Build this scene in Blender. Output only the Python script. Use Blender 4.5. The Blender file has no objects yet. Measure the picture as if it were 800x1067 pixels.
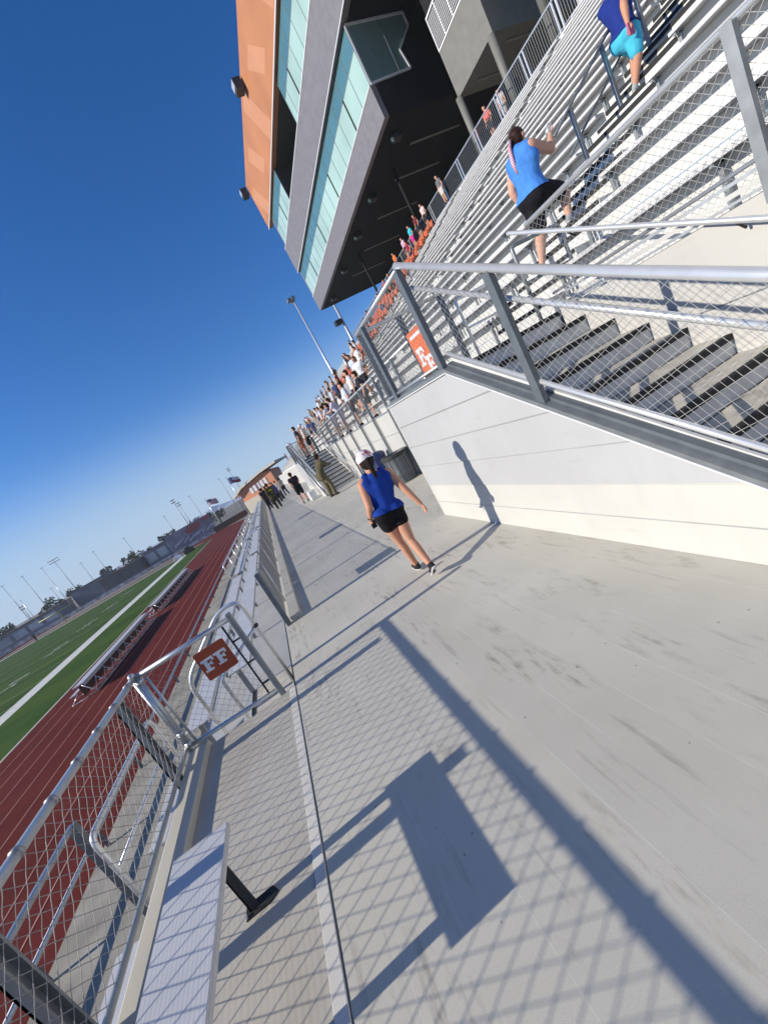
import bpy, bmesh, math, random
from mathutils import Vector, Matrix
random.seed(11)
R = math.radians
scene = bpy.context.scene
col = scene.collection
V = Vector

# ------------------------------------------------------------------ materials
def nodes(name):
    m = bpy.data.materials.new(name); m.use_nodes = True
    nt = m.node_tree; b = nt.nodes['Principled BSDF']
    return m, nt, b

def mat(name, c, rough=.6, metal=0., var=.12, scale=3., bump=0., bscale=60., spec=None, stretch=(1,1,1)):
    m, nt, b = nodes(name)
    tc = nt.nodes.new('ShaderNodeTexCoord'); mp = nt.nodes.new('ShaderNodeMapping')
    mp.inputs['Scale'].default_value = stretch
    nt.links.new(tc.outputs['Object'], mp.inputs['Vector'])
    n = nt.nodes.new('ShaderNodeTexNoise'); n.inputs['Scale'].default_value = scale; n.inputs['Detail'].default_value = 6
    nt.links.new(mp.outputs[0], n.inputs['Vector'])
    r = nt.nodes.new('ShaderNodeValToRGB')
    r.color_ramp.elements[0].position = .3; r.color_ramp.elements[1].position = .7
    lo = [max(0, x*(1-var)) for x in c]; hi = [min(1, x*(1+var)) for x in c]
    r.color_ramp.elements[0].color = (*lo, 1); r.color_ramp.elements[1].color = (*hi, 1)
    nt.links.new(n.outputs['Fac'], r.inputs['Fac']); nt.links.new(r.outputs['Color'], b.inputs['Base Color'])
    b.inputs['Roughness'].default_value = rough; b.inputs['Metallic'].default_value = metal
    if spec is not None: b.inputs['Specular IOR Level'].default_value = spec
    if bump:
        n2 = nt.nodes.new('ShaderNodeTexNoise'); n2.inputs['Scale'].default_value = bscale
        nt.links.new(mp.outputs[0], n2.inputs['Vector'])
        bp = nt.nodes.new('ShaderNodeBump'); bp.inputs['Strength'].default_value = bump; bp.inputs['Distance'].default_value = .01
        nt.links.new(n2.outputs['Fac'], bp.inputs['Height']); nt.links.new(bp.outputs[0], b.inputs['Normal'])
    return m

def mathn(nt, op, a, b=None, clamp=False):
    n = nt.nodes.new('ShaderNodeMath'); n.operation = op; n.use_clamp = clamp
    for i, v in enumerate((a, b)):
        if v is None: continue
        if isinstance(v, (int, float)): n.inputs[i].default_value = v
        else: nt.links.new(v, n.inputs[i])
    return n.outputs[0]

def mixc(nt, fac, a, b):
    n = nt.nodes.new('ShaderNodeMix'); n.data_type = 'RGBA'
    for i, v in ((0, fac), (6, a), (7, b)):
        if isinstance(v, (int, float)): n.inputs[i].default_value = v
        elif isinstance(v, tuple): n.inputs[i].default_value = (*v, 1)
        else: nt.links.new(v, n.inputs[i])
    return n.outputs[2]

def noise(nt, vec, scale, detail=5, stretch=None, rough=.5):
    if stretch:
        mp = nt.nodes.new('ShaderNodeMapping'); mp.inputs['Scale'].default_value = stretch
        nt.links.new(vec, mp.inputs[0]); vec = mp.outputs[0]
    n = nt.nodes.new('ShaderNodeTexNoise'); n.inputs['Scale'].default_value = scale
    n.inputs['Detail'].default_value = detail; n.inputs['Roughness'].default_value = rough
    nt.links.new(vec, n.inputs['Vector']); return n.outputs['Fac']

def ramp(nt, fac, p0, p1):
    n = nt.nodes.new('ShaderNodeMapRange'); n.clamp = True
    n.inputs['From Min'].default_value = p0; n.inputs['From Max'].default_value = p1
    nt.links.new(fac, n.inputs['Value']); return n.outputs[0]

def deck_mat():
    m, nt, b = nodes('painted_deck')
    tc = nt.nodes.new('ShaderNodeTexCoord'); o = tc.outputs['Object']
    sx = nt.nodes.new('ShaderNodeSeparateXYZ'); nt.links.new(o, sx.inputs[0])
    base = mixc(nt, ramp(nt, noise(nt, o, 1.1, 6), .3, .7), (.51, .487, .415), (.585, .562, .49))
    # plank to plank tone
    fl = mathn(nt, 'FLOOR', mathn(nt, 'DIVIDE', sx.outputs['X'], .245))
    wn = nt.nodes.new('ShaderNodeTexWhiteNoise'); wn.noise_dimensions = '1D'; nt.links.new(fl, wn.inputs['W'])
    base = mixc(nt, mathn(nt, 'MULTIPLY', wn.outputs['Value'], .12), base, (.34, .33, .31))
    # streaky brown scuffs running along the walk
    s1 = ramp(nt, noise(nt, o, 1.6, 6, (1.6, .45, 1), .6), .50, .64)
    s2 = ramp(nt, noise(nt, o, 9, 6, (2.2, .5, 1), .65), .5, .68)
    base = mixc(nt, mathn(nt, 'MULTIPLY', mathn(nt, 'MULTIPLY', s1, s2), .95), base, (.2, .17, .13))
    s3 = ramp(nt, noise(nt, o, 4.5, 4, (3.4, .26, 1), .6), .61, .74)
    base = mixc(nt, mathn(nt, 'MULTIPLY', s3, .42), base, (.16, .14, .12))
    dots = ramp(nt, noise(nt, o, 21, 1), .755, .785)
    base = mixc(nt, mathn(nt, 'MULTIPLY', dots, .5), base, (.1, .09, .08))
    spk = ramp(nt, noise(nt, o, 160, 3), .35, .65); base = mixc(nt, mathn(nt, 'MULTIPLY', spk, .16), base, (.30, .29, .26))
    blt = ramp(nt, noise(nt, o, .5, 5, None, .65), .45, .7); base = mixc(nt, mathn(nt, 'MULTIPLY', blt, .28), base, (.33, .31, .27))
    # joints: light hairline plus shallow groove
    fr = mathn(nt, 'FRACT', mathn(nt, 'DIVIDE', mathn(nt, 'ADD', sx.outputs['X'], .001), .245))
    edge = mathn(nt, 'ABSOLUTE', mathn(nt, 'SUBTRACT', fr, .5))
    line = mathn(nt, 'GREATER_THAN', edge, .4925)
    brk = ramp(nt, noise(nt, o, 3, 4), .4, .55)
    base = mixc(nt, mathn(nt, 'MULTIPLY', mathn(nt, 'MULTIPLY', line, brk), .38), base, (.72, .71, .68))
    nt.links.new(base, b.inputs['Base Color'])
    b.inputs['Roughness'].default_value = .62
    bp = nt.nodes.new('ShaderNodeBump'); bp.inputs['Strength'].default_value = .25; bp.inputs['Distance'].default_value = .002
    h = mathn(nt, 'ADD', noise(nt, o, 220, 2), mathn(nt, 'MULTIPLY', line, -1.5))
    nt.links.new(h, bp.inputs['Height']); nt.links.new(bp.outputs[0], b.inputs['Normal'])
    return m

def panel(name, c, rough=.5, metal=.05):
    m, nt, b = nodes(name)
    tc = nt.nodes.new('ShaderNodeTexCoord'); o = tc.outputs['Object']
    base = mixc(nt, ramp(nt, noise(nt, o, 1.0, 5), .3, .7), tuple(x*.94 for x in c), tuple(x*1.04 for x in c))
    st = ramp(nt, noise(nt, o, 7, 5, (1, 1, .12), .6), .5, .75)
    base = mixc(nt, mathn(nt, 'MULTIPLY', st, .10), base, tuple(x*.6 for x in c))
    sc = ramp(nt, noise(nt, o, 5, 6, (1, .35, 2.2), .6), .62, .72)
    base = mixc(nt, mathn(nt, 'MULTIPLY', sc, .14), base, (.2,.19,.17))
    nt.links.new(base, b.inputs['Base Color']); b.inputs['Metallic'].default_value = metal
    nt.links.new(mathn(nt, 'ADD', mathn(nt, 'MULTIPLY', noise(nt, o, 3, 4), .25), rough-.12), b.inputs['Roughness'])
    bp = nt.nodes.new('ShaderNodeBump'); bp.inputs['Strength'].default_value = .12; bp.inputs['Distance'].default_value = .02
    nt.links.new(noise(nt, o, 1.6, 2, (1,1,2.5)), bp.inputs['Height']); nt.links.new(bp.outputs[0], b.inputs['Normal'])
    return m

def ribbed(name, c1, c2, period, axis='X', rough=.5, metal=.15, stain=True, stain_c=(.3,.27,.2), bump=.16):
    """aluminium extrusion with fine ribs along its length"""
    m, nt, b = nodes(name)
    tc = nt.nodes.new('ShaderNodeTexCoord'); o = tc.outputs['Object']
    sx = nt.nodes.new('ShaderNodeSeparateXYZ'); nt.links.new(o, sx.inputs[0])
    fr = mathn(nt, 'FRACT', mathn(nt, 'DIVIDE', sx.outputs[axis], period))
    tri = mathn(nt, 'ABSOLUTE', mathn(nt, 'SUBTRACT', fr, .5))
    base = mixc(nt, ramp(nt, noise(nt, o, 2.5, 6), .3, .7), c1, c2)
    if stain:
        s = ramp(nt, noise(nt, o, 1.7, 6, (1, .3, 1), .6), .52, .72)
        base = mixc(nt, mathn(nt, 'MULTIPLY', s, .45), base, stain_c)
    nt.links.new(base, b.inputs['Base Color'])
    b.inputs['Roughness'].default_value = rough; b.inputs['Metallic'].default_value = metal
    bp = nt.nodes.new('ShaderNodeBump'); bp.inputs['Strength'].default_value = bump; bp.inputs['Distance'].default_value = .004
    nt.links.new(tri, bp.inputs['Height']); nt.links.new(bp.outputs[0], b.inputs['Normal'])
    return m

def turf_mat():
    m, nt, b = nodes('turf')
    tc = nt.nodes.new('ShaderNodeTexCoord'); o = tc.outputs['Object']
    sx = nt.nodes.new('ShaderNodeSeparateXYZ'); nt.links.new(o, sx.inputs[0])
    fr = mathn(nt, 'FRACT', mathn(nt, 'DIVIDE', mathn(nt, 'ADD', sx.outputs['Y'], 400), 9.144))
    st = mathn(nt, 'GREATER_THAN', fr, .5)
    base = mixc(nt, st, (.06, .108, .014), (.034, .075, .009))
    base = mixc(nt, ramp(nt, noise(nt, o, .35, 6), .35, .7), base, (.05, .1, .022))
    nt.links.new(base, b.inputs['Base Color']); b.inputs['Roughness'].default_value = .95; b.inputs['Specular IOR Level'].default_value = .05
    return m

M = {}
M['deck'] = deck_mat()
M['alu_floor'] = ribbed('ribbed_floor', (.42,.395,.345), (.50,.475,.42), .03, 'X', .6, .05)
M['alu_seat'] = ribbed('ribbed_seat', (.50,.50,.51), (.58,.58,.59), .018, 'X', .45, .1, False)
M['alu_white'] = mat('aluminium_riser', (.58,.58,.565), .5, .15, .07, 1.2, stretch=(1,.3,1))
M['alu_tread'] = mat('aluminium_tread', (.5,.5,.49), .5, .2, .1, 2)
M['kerb'] = mat('kerb_beam', (.50,.48,.42), .6, 0, .1, 2.2, stretch=(1,.4,1))
M['joint_grey'] = mat('joint_grey', (.31,.32,.33), .6)
M['strip'] = mat('strip', (.62,.60,.55), .5, 0, .08, 3)
M['galv'] = mat('galvanised_pipe', (.56,.58,.6), .36, .7, .1, 14)
M['galv_light'] = mat('bright_pipe', (.72,.73,.74), .3, .55, .06, 10)
M['wire'] = mat('chain_wire', (.36,.36,.36), .5, .5, .15, 30)
M['wire_dark'] = mat('weathered_wire', (.3,.31,.32), .5, .5, .15, 30)
M['steel'] = mat('grey_steel_post', (.135,.155,.175), .5, .4, .14, 8)
M['steel_mid'] = mat('zinc_channel', (.24,.26,.275), .45, .5, .14, 8)
M['dark'] = mat('dark_metal', (.03,.032,.036), .5, .3, .2, 8)
M['black'] = mat('black_rubber', (.012,.012,.013), .7, 0, .2, 8)
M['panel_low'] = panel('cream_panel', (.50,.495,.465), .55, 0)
M['panel_up'] = panel('less_lit_panel', (.44,.445,.455), .45, .1)  # same boards as panel_low; weaker light up there put into the colour
M['panel_white'] = panel('white_panel', (.46,.455,.44), .55, 0)
M['stair_tread'] = mat('stair_tread', (.52,.49,.42), .7, 0, .22, 7)
M['stair_riser'] = mat('stair_riser', (.60,.60,.60), .6, .1, .12, 6)
M['nosing'] = mat('black_nosing', (.014,.014,.016), .8, 0, .3, 40)
M['concrete'] = mat('concrete', (.30,.28,.235), .85, 0, .25, 1.4, .3, 30)
M['asphalt'] = mat('ground', (.16,.14,.11), .9, 0, .3, .02)
M['track'] = mat('track_red', (.12,.022,.019), .95, 0, .16, .6, .2, 90, spec=.05)
M['turf'] = turf_mat()
M['paint'] = mat('white_line_paint', (.62,.62,.56), .8, 0, .15, 4)
M['lane'] = mat('lane_paint', (.42,.2,.17), .8, 0, .15, 4)
M['sign_red'] = mat('rust_orange_sign', (.32,.055,.02), .5, 0, .14, 6)
M['sign_orange'] = mat('orange_sign', (.62,.14,.045), .5, 0, .14, 6)
M['letter'] = mat('letter_white', (.66,.68,.72), .55, 0, .08, 12)
M['orange_clad'] = mat('orange_cladding', (.43,.18,.075), .5, .1, .1, .35)
M['orange_clad2'] = mat('orange_cladding_light', (.50,.235,.12), .5, .1, .06, .35)
M['grey_clad'] = ribbed('grey_cladding', (.185,.175,.19), (.225,.215,.228), .42, 'Y', .5, .3, False, bump=.5)
M['white_trim'] = mat('white_trim', (.62,.63,.66), .5, .1, .05, 3)
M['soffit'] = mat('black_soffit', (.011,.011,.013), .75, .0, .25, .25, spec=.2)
M['core'] = ribbed('core_panel', (.14,.14,.13), (.17,.17,.155), 1.1, 'Y', .6, 0, False)
M['fixture'] = mat('light_fixture', (.26,.25,.23), .5, 0, .05, 3)
M['brick'] = mat('dark_brick', (.09,.04,.032), .9, 0, .25, 2)
M['far_grey'] = mat('far_grey_wall', (.27,.26,.27), .8, 0, .18, .3)
M['far_white'] = mat('far_white_wall', (.6,.55,.46), .8, 0, .08, .3)
M['far_orange'] = mat('far_orange_wall', (.6,.25,.13), .7, 0, .1, .3)
M['window'] = mat('far_window', (.5,.52,.55), .2, .2, .1, 1)
M['roof'] = mat('far_roof', (.13,.12,.12), .8, 0, .2, .5)
M['banner_dark'] = mat('mural_dark', (.2,.2,.25), .7, 0, .35, .5)
M['banner_red'] = mat('mural_red', (.30,.05,.06), .7, 0, .2, 1)
M['banner_pale'] = mat('mural_pale', (.42,.45,.52), .7, 0, .2, 1)
M['bark'] = mat('bark', (.08,.06,.045), .9)
M['leaf'] = mat('leaf', (.06,.075,.04), .8, 0, .5, 1.2)
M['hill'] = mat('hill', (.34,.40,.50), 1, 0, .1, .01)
M['yellow_post'] = mat('yellow_post', (.5,.5,.15), .5)
M['can'] = mat('grey_can', (.075,.085,.095), .45, 0, .12, 6)
M['bin_blue'] = mat('blue_bin', (.01,.025,.10), .45, 0, .12, 6)
M['flag_red'] = mat('flag_red', (.4,.03,.05), .8); M['flag_blue'] = mat('flag_blue', (.03,.05,.18), .8); M['flag_white'] = mat('flag_white', (.7,.7,.72), .8)
M['chair'] = mat('orange_chair', (.46,.105,.035), .45, 0, .1, 5)

def glass(name, c, rough=.06, metal=.0):
    m, nt, b = nodes(name)
    tc = nt.nodes.new('ShaderNodeTexCoord'); o = tc.outputs['Object']
    base = mixc(nt, ramp(nt, noise(nt, o, .25, 3), .35, .65), tuple(x*.88 for x in c), tuple(min(1, x*1.1) for x in c))
    nt.links.new(base, b.inputs['Base Color'])
    b.inputs['Roughness'].default_value = rough; b.inputs['Metallic'].default_value = metal
    b.inputs['Coat Weight'].default_value = .6; b.inputs['Coat Roughness'].default_value = .03
    return m
M['glass_mint'] = glass('glass_mint', (.36,.52,.48)); M['glass_blue'] = glass('glass_blue', (.08,.19,.23))
M['glass_dark'] = glass('glass_dark', (.15,.23,.21))
_cm = {}
def cloth(c, rough=.85):
    k = tuple(c)
    if k not in _cm: _cm[k] = mat('cloth_%d' % len(_cm), c, rough, 0, .12, 9, .55, 13, spec=.2)
    return _cm[k]
def skinmat(c=(.47,.25,.165)):
    k = ('s',)+tuple(c)
    if k not in _cm:
        m = mat('skin_%d' % len(_cm), c, .62, 0, .08, 7, spec=.3)
        m.node_tree.nodes['Principled BSDF'].inputs['Subsurface Weight'].default_value = .06
        m.node_tree.nodes['Principled BSDF'].inputs['Subsurface Radius'].default_value = (.02,.008,.004)
        _cm[k] = m
    return _cm[k]

# ------------------------------------------------------------------ mesh builder
class MB:
    def __init__(s): s.v = []; s.f = []; s.mi = []; s.cur = 0
    def _add(s, vs, fs):
        o = len(s.v); s.v += [tuple(p) for p in vs]; s.f += [tuple(i+o for i in f) for f in fs]; s.mi += [s.cur]*len(fs)
        return s
    def box(s, x0, x1, y0, y1, z0, z1):
        x0, x1 = min(x0,x1), max(x0,x1); y0, y1 = min(y0,y1), max(y0,y1); z0, z1 = min(z0,z1), max(z0,z1)
        vs = [(x,y,z) for z in (z0,z1) for x,y in ((x0,y0),(x1,y0),(x1,y1),(x0,y1))]
        return s._add(vs, [(3,2,1,0),(4,5,6,7),(0,1,5,4),(1,2,6,5),(2,3,7,6),(3,0,4,7)])
    def prism(s, poly, axis, a, b):
        """poly of 2D points extruded along axis from a to b (axis x: (y,z), y: (x,z), z: (x,y))"""
        def P(p, t):
            return (t,p[0],p[1]) if axis == 'x' else (p[0],t,p[1]) if axis == 'y' else (p[0],p[1],t)
        n = len(poly); vs = [P(p,a) for p in poly]+[P(p,b) for p in poly]
        fs = [tuple(range(n)), tuple(range(2*n-1,n-1,-1))]+[(i,(i+1)%n+0,(i+1)%n+n,i+n) for i in range(n)]
        return s._add(vs, fs)
    def tube(s, pts, r, n=8, rs=None, caps=True):
        pts = [V(p) for p in pts]
        ring = []; prev = None
        for i, p in enumerate(pts):
            d = (pts[min(i+1,len(pts)-1)]-pts[max(i-1,0)]).normalized()
            if prev is None:
                up = V((0,0,1)) if abs(d.z) < .9 else V((1,0,0))
                a = d.cross(up).normalized()
            else:
                a = (prev - d*prev.dot(d)).normalized()
            prev = a; b = d.cross(a)
            rr = rs[i] if rs else r
            ring.append([p + (a*math.cos(2*math.pi*k/n)+b*math.sin(2*math.pi*k/n))*rr for k in range(n)])
        vs = [q for rg in ring for q in rg]; fs = []
        for i in range(len(pts)-1):
            for k in range(n):
                fs.append((i*n+k, i*n+(k+1)%n, (i+1)*n+(k+1)%n, (i+1)*n+k))
        if caps: fs += [tuple(range(n-1,-1,-1)), tuple((len(pts)-1)*n+k for k in range(n))]
        return s._add(vs, fs)
    def bend(s, pts, r, rad=.08, n=8, seg=5):
        """tube with rounded corners"""
        pts = [V(p) for p in pts]; out = [pts[0]]
        for i in range(1, len(pts)-1):
            a, b, c = pts[i-1], pts[i], pts[i+1]
            da = (a-b); dc = (c-b); t = min(rad, da.length*.49, dc.length*.49)
            p, q = b+da.normalized()*t, b+dc.normalized()*t
            for k in range(seg+1):
                u = k/seg; out.append(p*(1-u)**2 + b*2*u*(1-u) + q*u*u)
        out.append(pts[-1]); return s.tube(out, r, n)
    def beam(s, a, b, w, h, up=(0,0,1)):
        a, b = V(a), V(b); d = (b-a).normalized(); u = V(up)
        x = d.cross(u).normalized()*w/2; z = x.cross(d).normalized()*h/2
        vs = [p+q for p in (a,b) for q in (-x-z, x-z, x+z, -x+z)]
        return s._add(vs, [(0,1,2,3),(7,6,5,4),(0,4,5,1),(1,5,6,2),(2,6,7,3),(3,7,4,0)])
    def sphere(s, c, r, n=10, m=7, sc=(1,1,1)):
        vs = []; fs = []
        for i in range(m+1):
            th = math.pi*i/m
            for k in range(n):
                ph = 2*math.pi*k/n
                vs.append((c[0]+r*sc[0]*math.sin(th)*math.cos(ph), c[1]+r*sc[1]*math.sin(th)*math.sin(ph), c[2]+r*sc[2]*math.cos(th)))
        for i in range(m):
            for k in range(n): fs.append((i*n+k, (i+1)*n+k, (i+1)*n+(k+1)%n, i*n+(k+1)%n))
        return s._add(vs, fs)
    def mesh(s, name, mats, smooth=False):
        me = bpy.data.meshes.new(name); me.from_pydata(s.v, [], s.f)
        if not isinstance(mats, (list,tuple)): mats = [mats]
        for m in mats: me.materials.append(m)
        if len(mats) > 1: me.polygons.foreach_set('material_index', s.mi)
        me.validate()
        bm = bmesh.new(); bm.from_mesh(me)
        bmesh.ops.recalc_face_normals(bm, faces=bm.faces); bm.to_mesh(me); bm.free()
        if smooth: me.polygons.foreach_set('use_smooth', [True]*len(me.polygons))
        me.update(); return me
    def build(s, name, mats, parent=None, smooth=False, bevel=0, label=None, auto=False):
        me = s.mesh(name, mats, smooth or auto)
        if auto: me.set_sharp_from_angle(angle=R(40))
        o = bpy.data.objects.new(name, me); col.objects.link(o)
        if parent is not None:
            o.parent = parent; o.matrix_parent_inverse = Matrix.Translation(-parent.location) if False else Matrix.Identity(4)
            me.transform(Matrix.Translation(-wloc(parent)))
        if bevel:
            b = o.modifiers.new('b','BEVEL'); b.width = bevel; b.segments = 2; b.limit_method = 'ANGLE'; b.angle_limit = R(40)
        if label: o['label'] = label
        return o
def wloc(o):
    v = V(o.location)
    while o.parent is not None: o = o.parent; v = v + V(o.location)
    return v
def thing(name, label, cat, loc=(0,0,0), group=None):
    o = bpy.data.objects.new(name, None); col.objects.link(o); o.location = loc; o.empty_display_size = .2
    o['label'] = label; o['category'] = cat
    if group: o['group'] = group
    return o
def tag(o, label, cat, group=None):
    o['label'] = label; o['category'] = cat
    if group: o['group'] = group
    return o
def struct(o, kind='structure'): o['kind'] = kind; return o
def copy_tree(o, parent=None):
    c = o.copy(); col.objects.link(c)
    if parent is not None: c.parent = parent
    for ch in o.children: copy_tree(ch, c)
    return c

def chain(mb, p0, u, L, v, Hh, pitch=.07, r=.0019, n=3, weave=0.):
    """diamond mesh on the parallelogram p0 + a*u + b*v, 0<a<L, 0<b<Hh (u horizontal length unit, v vertical unit)"""
    p0, u, v = V(p0), V(u), V(v); nrm = u.cross(v).normalized()
    for sgn in (1, -1):
        c = -Hh if sgn == 1 else 0.
        c = math.floor(c/pitch)*pitch + pitch*.25
        end = L if sgn == 1 else L+Hh
        k = 0
        while c < end:
            # sgn 1: b = a-c ; sgn -1: b = c-a
            if sgn == 1: a0, a1 = max(0,c), min(L, c+Hh)
            else: a0, a1 = max(0,c-Hh), min(L, c)
            if a1-a0 > .01:
                if weave:
                    m = max(2, int((a1-a0)/(pitch/2))+1)
                    aa = [a0+(a1-a0)*i/m for i in range(m+1)]
                else: aa = [a0, a1]
                pts = []
                for i, a in enumerate(aa):
                    b = (a-c) if sgn == 1 else (c-a)
                    pts.append(p0+u*a+v*b + nrm*(weave*(1 if (i+k)%2 else -1)*sgn))
                mb.tube(pts, r, n, caps=False)
            c += pitch; k += 1
    return mb

# ------------------------------------------------------------------ camera, world, sun
cam_d = bpy.data.cameras.new('camera'); cam = bpy.data.objects.new('camera', cam_d); col.objects.link(cam)
cam_d.sensor_fit = 'HORIZONTAL'; cam_d.sensor_width = 36; cam_d.lens = 412/800*36; cam_d.clip_end = 3000; cam_d.clip_start = .05
yaw, pitch, roll = R(13.03), R(11.83), R(29.49)
fwd = V((math.sin(yaw)*math.cos(pitch), math.cos(yaw)*math.cos(pitch), -math.sin(pitch)))
r_ = V((math.cos(yaw), -math.sin(yaw), 0)); d_ = fwd.cross(r_)
rt = r_*math.cos(roll)+d_*math.sin(roll); dn = -r_*math.sin(roll)+d_*math.cos(roll)
mw = Matrix((rt, -dn, -fwd)).transposed().to_4x4(); mw.translation = V((0,0,1.8)); cam.matrix_world = mw
scene.camera = cam
w = bpy.data.worlds.new('World'); scene.world = w; w.use_nodes = True; nt = w.node_tree
bg = nt.nodes['Background']; sky = nt.nodes.new('ShaderNodeTexSky'); sky.sky_type = 'NISHITA'; sky.sun_disc = False
sun_dir = V((1, .02, -.435)).normalized()          # direction light travels
elev = math.asin(-sun_dir.z); az = math.atan2(-sun_dir.x, -sun_dir.y)   # compass style: rotation from +Y towards +X
sky.sun_elevation = elev; sky.sun_rotation = az
sky.air_density = 1.0; sky.dust_density = .0; sky.ozone_density = 4.0; sky.altitude = 0
hs = nt.nodes.new('ShaderNodeHueSaturation'); hs.inputs['Saturation'].default_value = 1.2; hs.inputs['Hue'].default_value = .500
tint = nt.nodes.new('ShaderNodeMix'); tint.data_type = 'RGBA'; tint.blend_type = 'MULTIPLY'; tint.inputs[0].default_value = 1; tint.inputs[7].default_value = (.90,.94,1.14,1)
nt.links.new(sky.outputs[0], tint.inputs[6]); nt.links.new(tint.outputs[2], hs.inputs['Color']); 
wtc = nt.nodes.new('ShaderNodeTexCoord'); wsx = nt.nodes.new('ShaderNodeSeparateXYZ'); nt.links.new(wtc.outputs['Generated'], wsx.inputs[0])
wr = nt.nodes.new('ShaderNodeMapRange'); wr.interpolation_type = 'SMOOTHERSTEP'; wr.inputs['From Min'].default_value = -.02; wr.inputs['From Max'].default_value = .29; wr.inputs['To Min'].default_value = .92; wr.inputs['To Max'].default_value = 0
nt.links.new(wsx.outputs['Z'], wr.inputs['Value'])
hz = nt.nodes.new('ShaderNodeMix'); hz.data_type = 'RGBA'; hz.inputs[7].default_value = (3.5,4.7,6.3,1)
nt.links.new(wr.outputs[0], hz.inputs[0]); nt.links.new(hs.outputs[0], hz.inputs[6]); nt.links.new(hz.outputs[2], bg.inputs[0]); bg.inputs[1].default_value = .105
sd = bpy.data.lights.new('sun','SUN'); sd.energy = 5.0; sd.angle = R(.53); sd.color = (1,.92,.78)
so = bpy.data.objects.new('sun', sd); col.objects.link(so); so.rotation_euler = sun_dir.to_track_quat('-Z','Y').to_euler(); so.location = (-30,-5,30)
scene.view_settings.view_transform = 'Standard'; scene.view_settings.look = 'None'; scene.view_settings.exposure = .27; scene.view_settings.gamma = 1
scene.render.engine = 'CYCLES'

# ------------------------------------------------------------------ ground, field, track
ZG = -3.3
struct(MB().box(-1500,1500,-400,2600,ZG-.6,ZG-.012).build('ground', M['asphalt']))
tk = MB(); tk.box(-16.6,-6.95,-60,96,ZG-.2,ZG)
# curved end of the track sweeping left
def ringseg(mb, cx, cy, r0, r1, a0, a1, z0, z1, n=40):
    for i in range(n):
        t0 = a0+(a1-a0)*i/n; t1 = a0+(a1-a0)*(i+1)/n
        p = [(cx+r*math.cos(t), cy+r*math.sin(t)) for r, t in ((r0,t0),(r1,t0),(r1,t1),(r0,t1))]
        vs = [(x,y,z1) for x,y in p]; mb._add(vs, [(0,1,2,3)])
ringseg(tk, -46, 96, 29.4, 39.05, 0, math.pi, 0, ZG)
tk._add([(-75.4,96,ZG),(-16.6,96,ZG),(-16.6,108,ZG-.003),(-75.4,108,ZG-.003)], [(0,1,2,3)])
struct(tk.build('running_track', M['track']))
struct(MB().box(-74,-16.6,-60,104,ZG-.2,ZG+.004).build('turf_field', M['turf']))
ln = MB(); z = ZG+.009
def strip(mb, x0, x1, y0, y1, z): mb._add([(x0,y0,z),(x1,y0,z),(x1,y1,z),(x0,y1,z)], [(0,1,2,3)])
for i in range(10):
    x = -16.55+i*1.067; strip(ln, x-.022, x+.022, -60, 96, z)
struct(ln.build('lane_lines', M['lane']))
ln = MB(); z = ZG+.014
strip(ln, -24.0, -22.1, -12, 104, z); strip(ln, -72.8, -24.0, 102.2, 104, z); strip(ln, -16.75, -16.62, -60, 104, z)
YL = [94.9-4.572*i for i in range(22)]
for i, y in enumerate(YL):
    for x0, x1 in ((-24.6,-24.0),(-40.5,-39.9),(-57,-56.4)): strip(ln, x0, x1, y-.05, y+.05, z)
    strip(ln, -72.8, -24.0, y-.03, y+.03, z)
for k, y in enumerate([94.9-9.144*(j+1) for j in range(9)]):      # yard numbers, read from the near sideline
    num = str([10,20,30,40,50,40,30,20,10][k])
    for di, ch in enumerate(num):
        cy = y-(1.15 if di == 0 else -1.15); x0 = -31; hgt = 1.83; wd = .9
        segs = {'1':['m'],'2':['t','ur','c','ll','b'],'3':['t','ur','c','lr','b'],'4':['ul','ur','c','lr'],'5':['t','ul','c','lr','b'],'0':['t','ul','ur','ll','lr','b']}[ch]
        for s_ in segs:
            # height runs along -x (towards centre), width along y
            q = {'t':(hgt-.2,hgt,-wd/2,wd/2),'b':(0,.2,-wd/2,wd/2),'c':(hgt/2-.1,hgt/2+.1,-wd/2,wd/2),'ul':(hgt/2,hgt,-wd/2,-wd/2+.2),'ur':(hgt/2,hgt,wd/2-.2,wd/2),
                 'll':(0,hgt/2,-wd/2,-wd/2+.2),'lr':(0,hgt/2,wd/2-.2,wd/2),'m':(0,hgt,-.1,.1)}[s_]
            strip(ln, x0-q[1], x0-q[0], cy+q[2], cy+q[3], z+.004)
struct(ln.build('field_markings', M['paint']))
struct(MB().box(-6.95,12,-60,96,ZG-.2,ZG+.03).build('concrete_apron', M['concrete']))
# track side pipe rail
t = thing('track_rail', 'low pale pipe rail on short stubs along the near edge of the red track', 'rail', (-6.8,0,ZG))
MB().tube([(-6.8,-20,ZG+.45),(-6.8,90,ZG+.45)], .045, 8).build('top_rail', M['galv'], t, True)
mb = MB()
for i in range(44): mb.box(-6.83,-6.77,-18+2.5*i-.03,-18+2.5*i+.03,ZG,ZG+.42)
struct(mb.build('stub_post', M['steel'], t), 'stuff')
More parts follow.
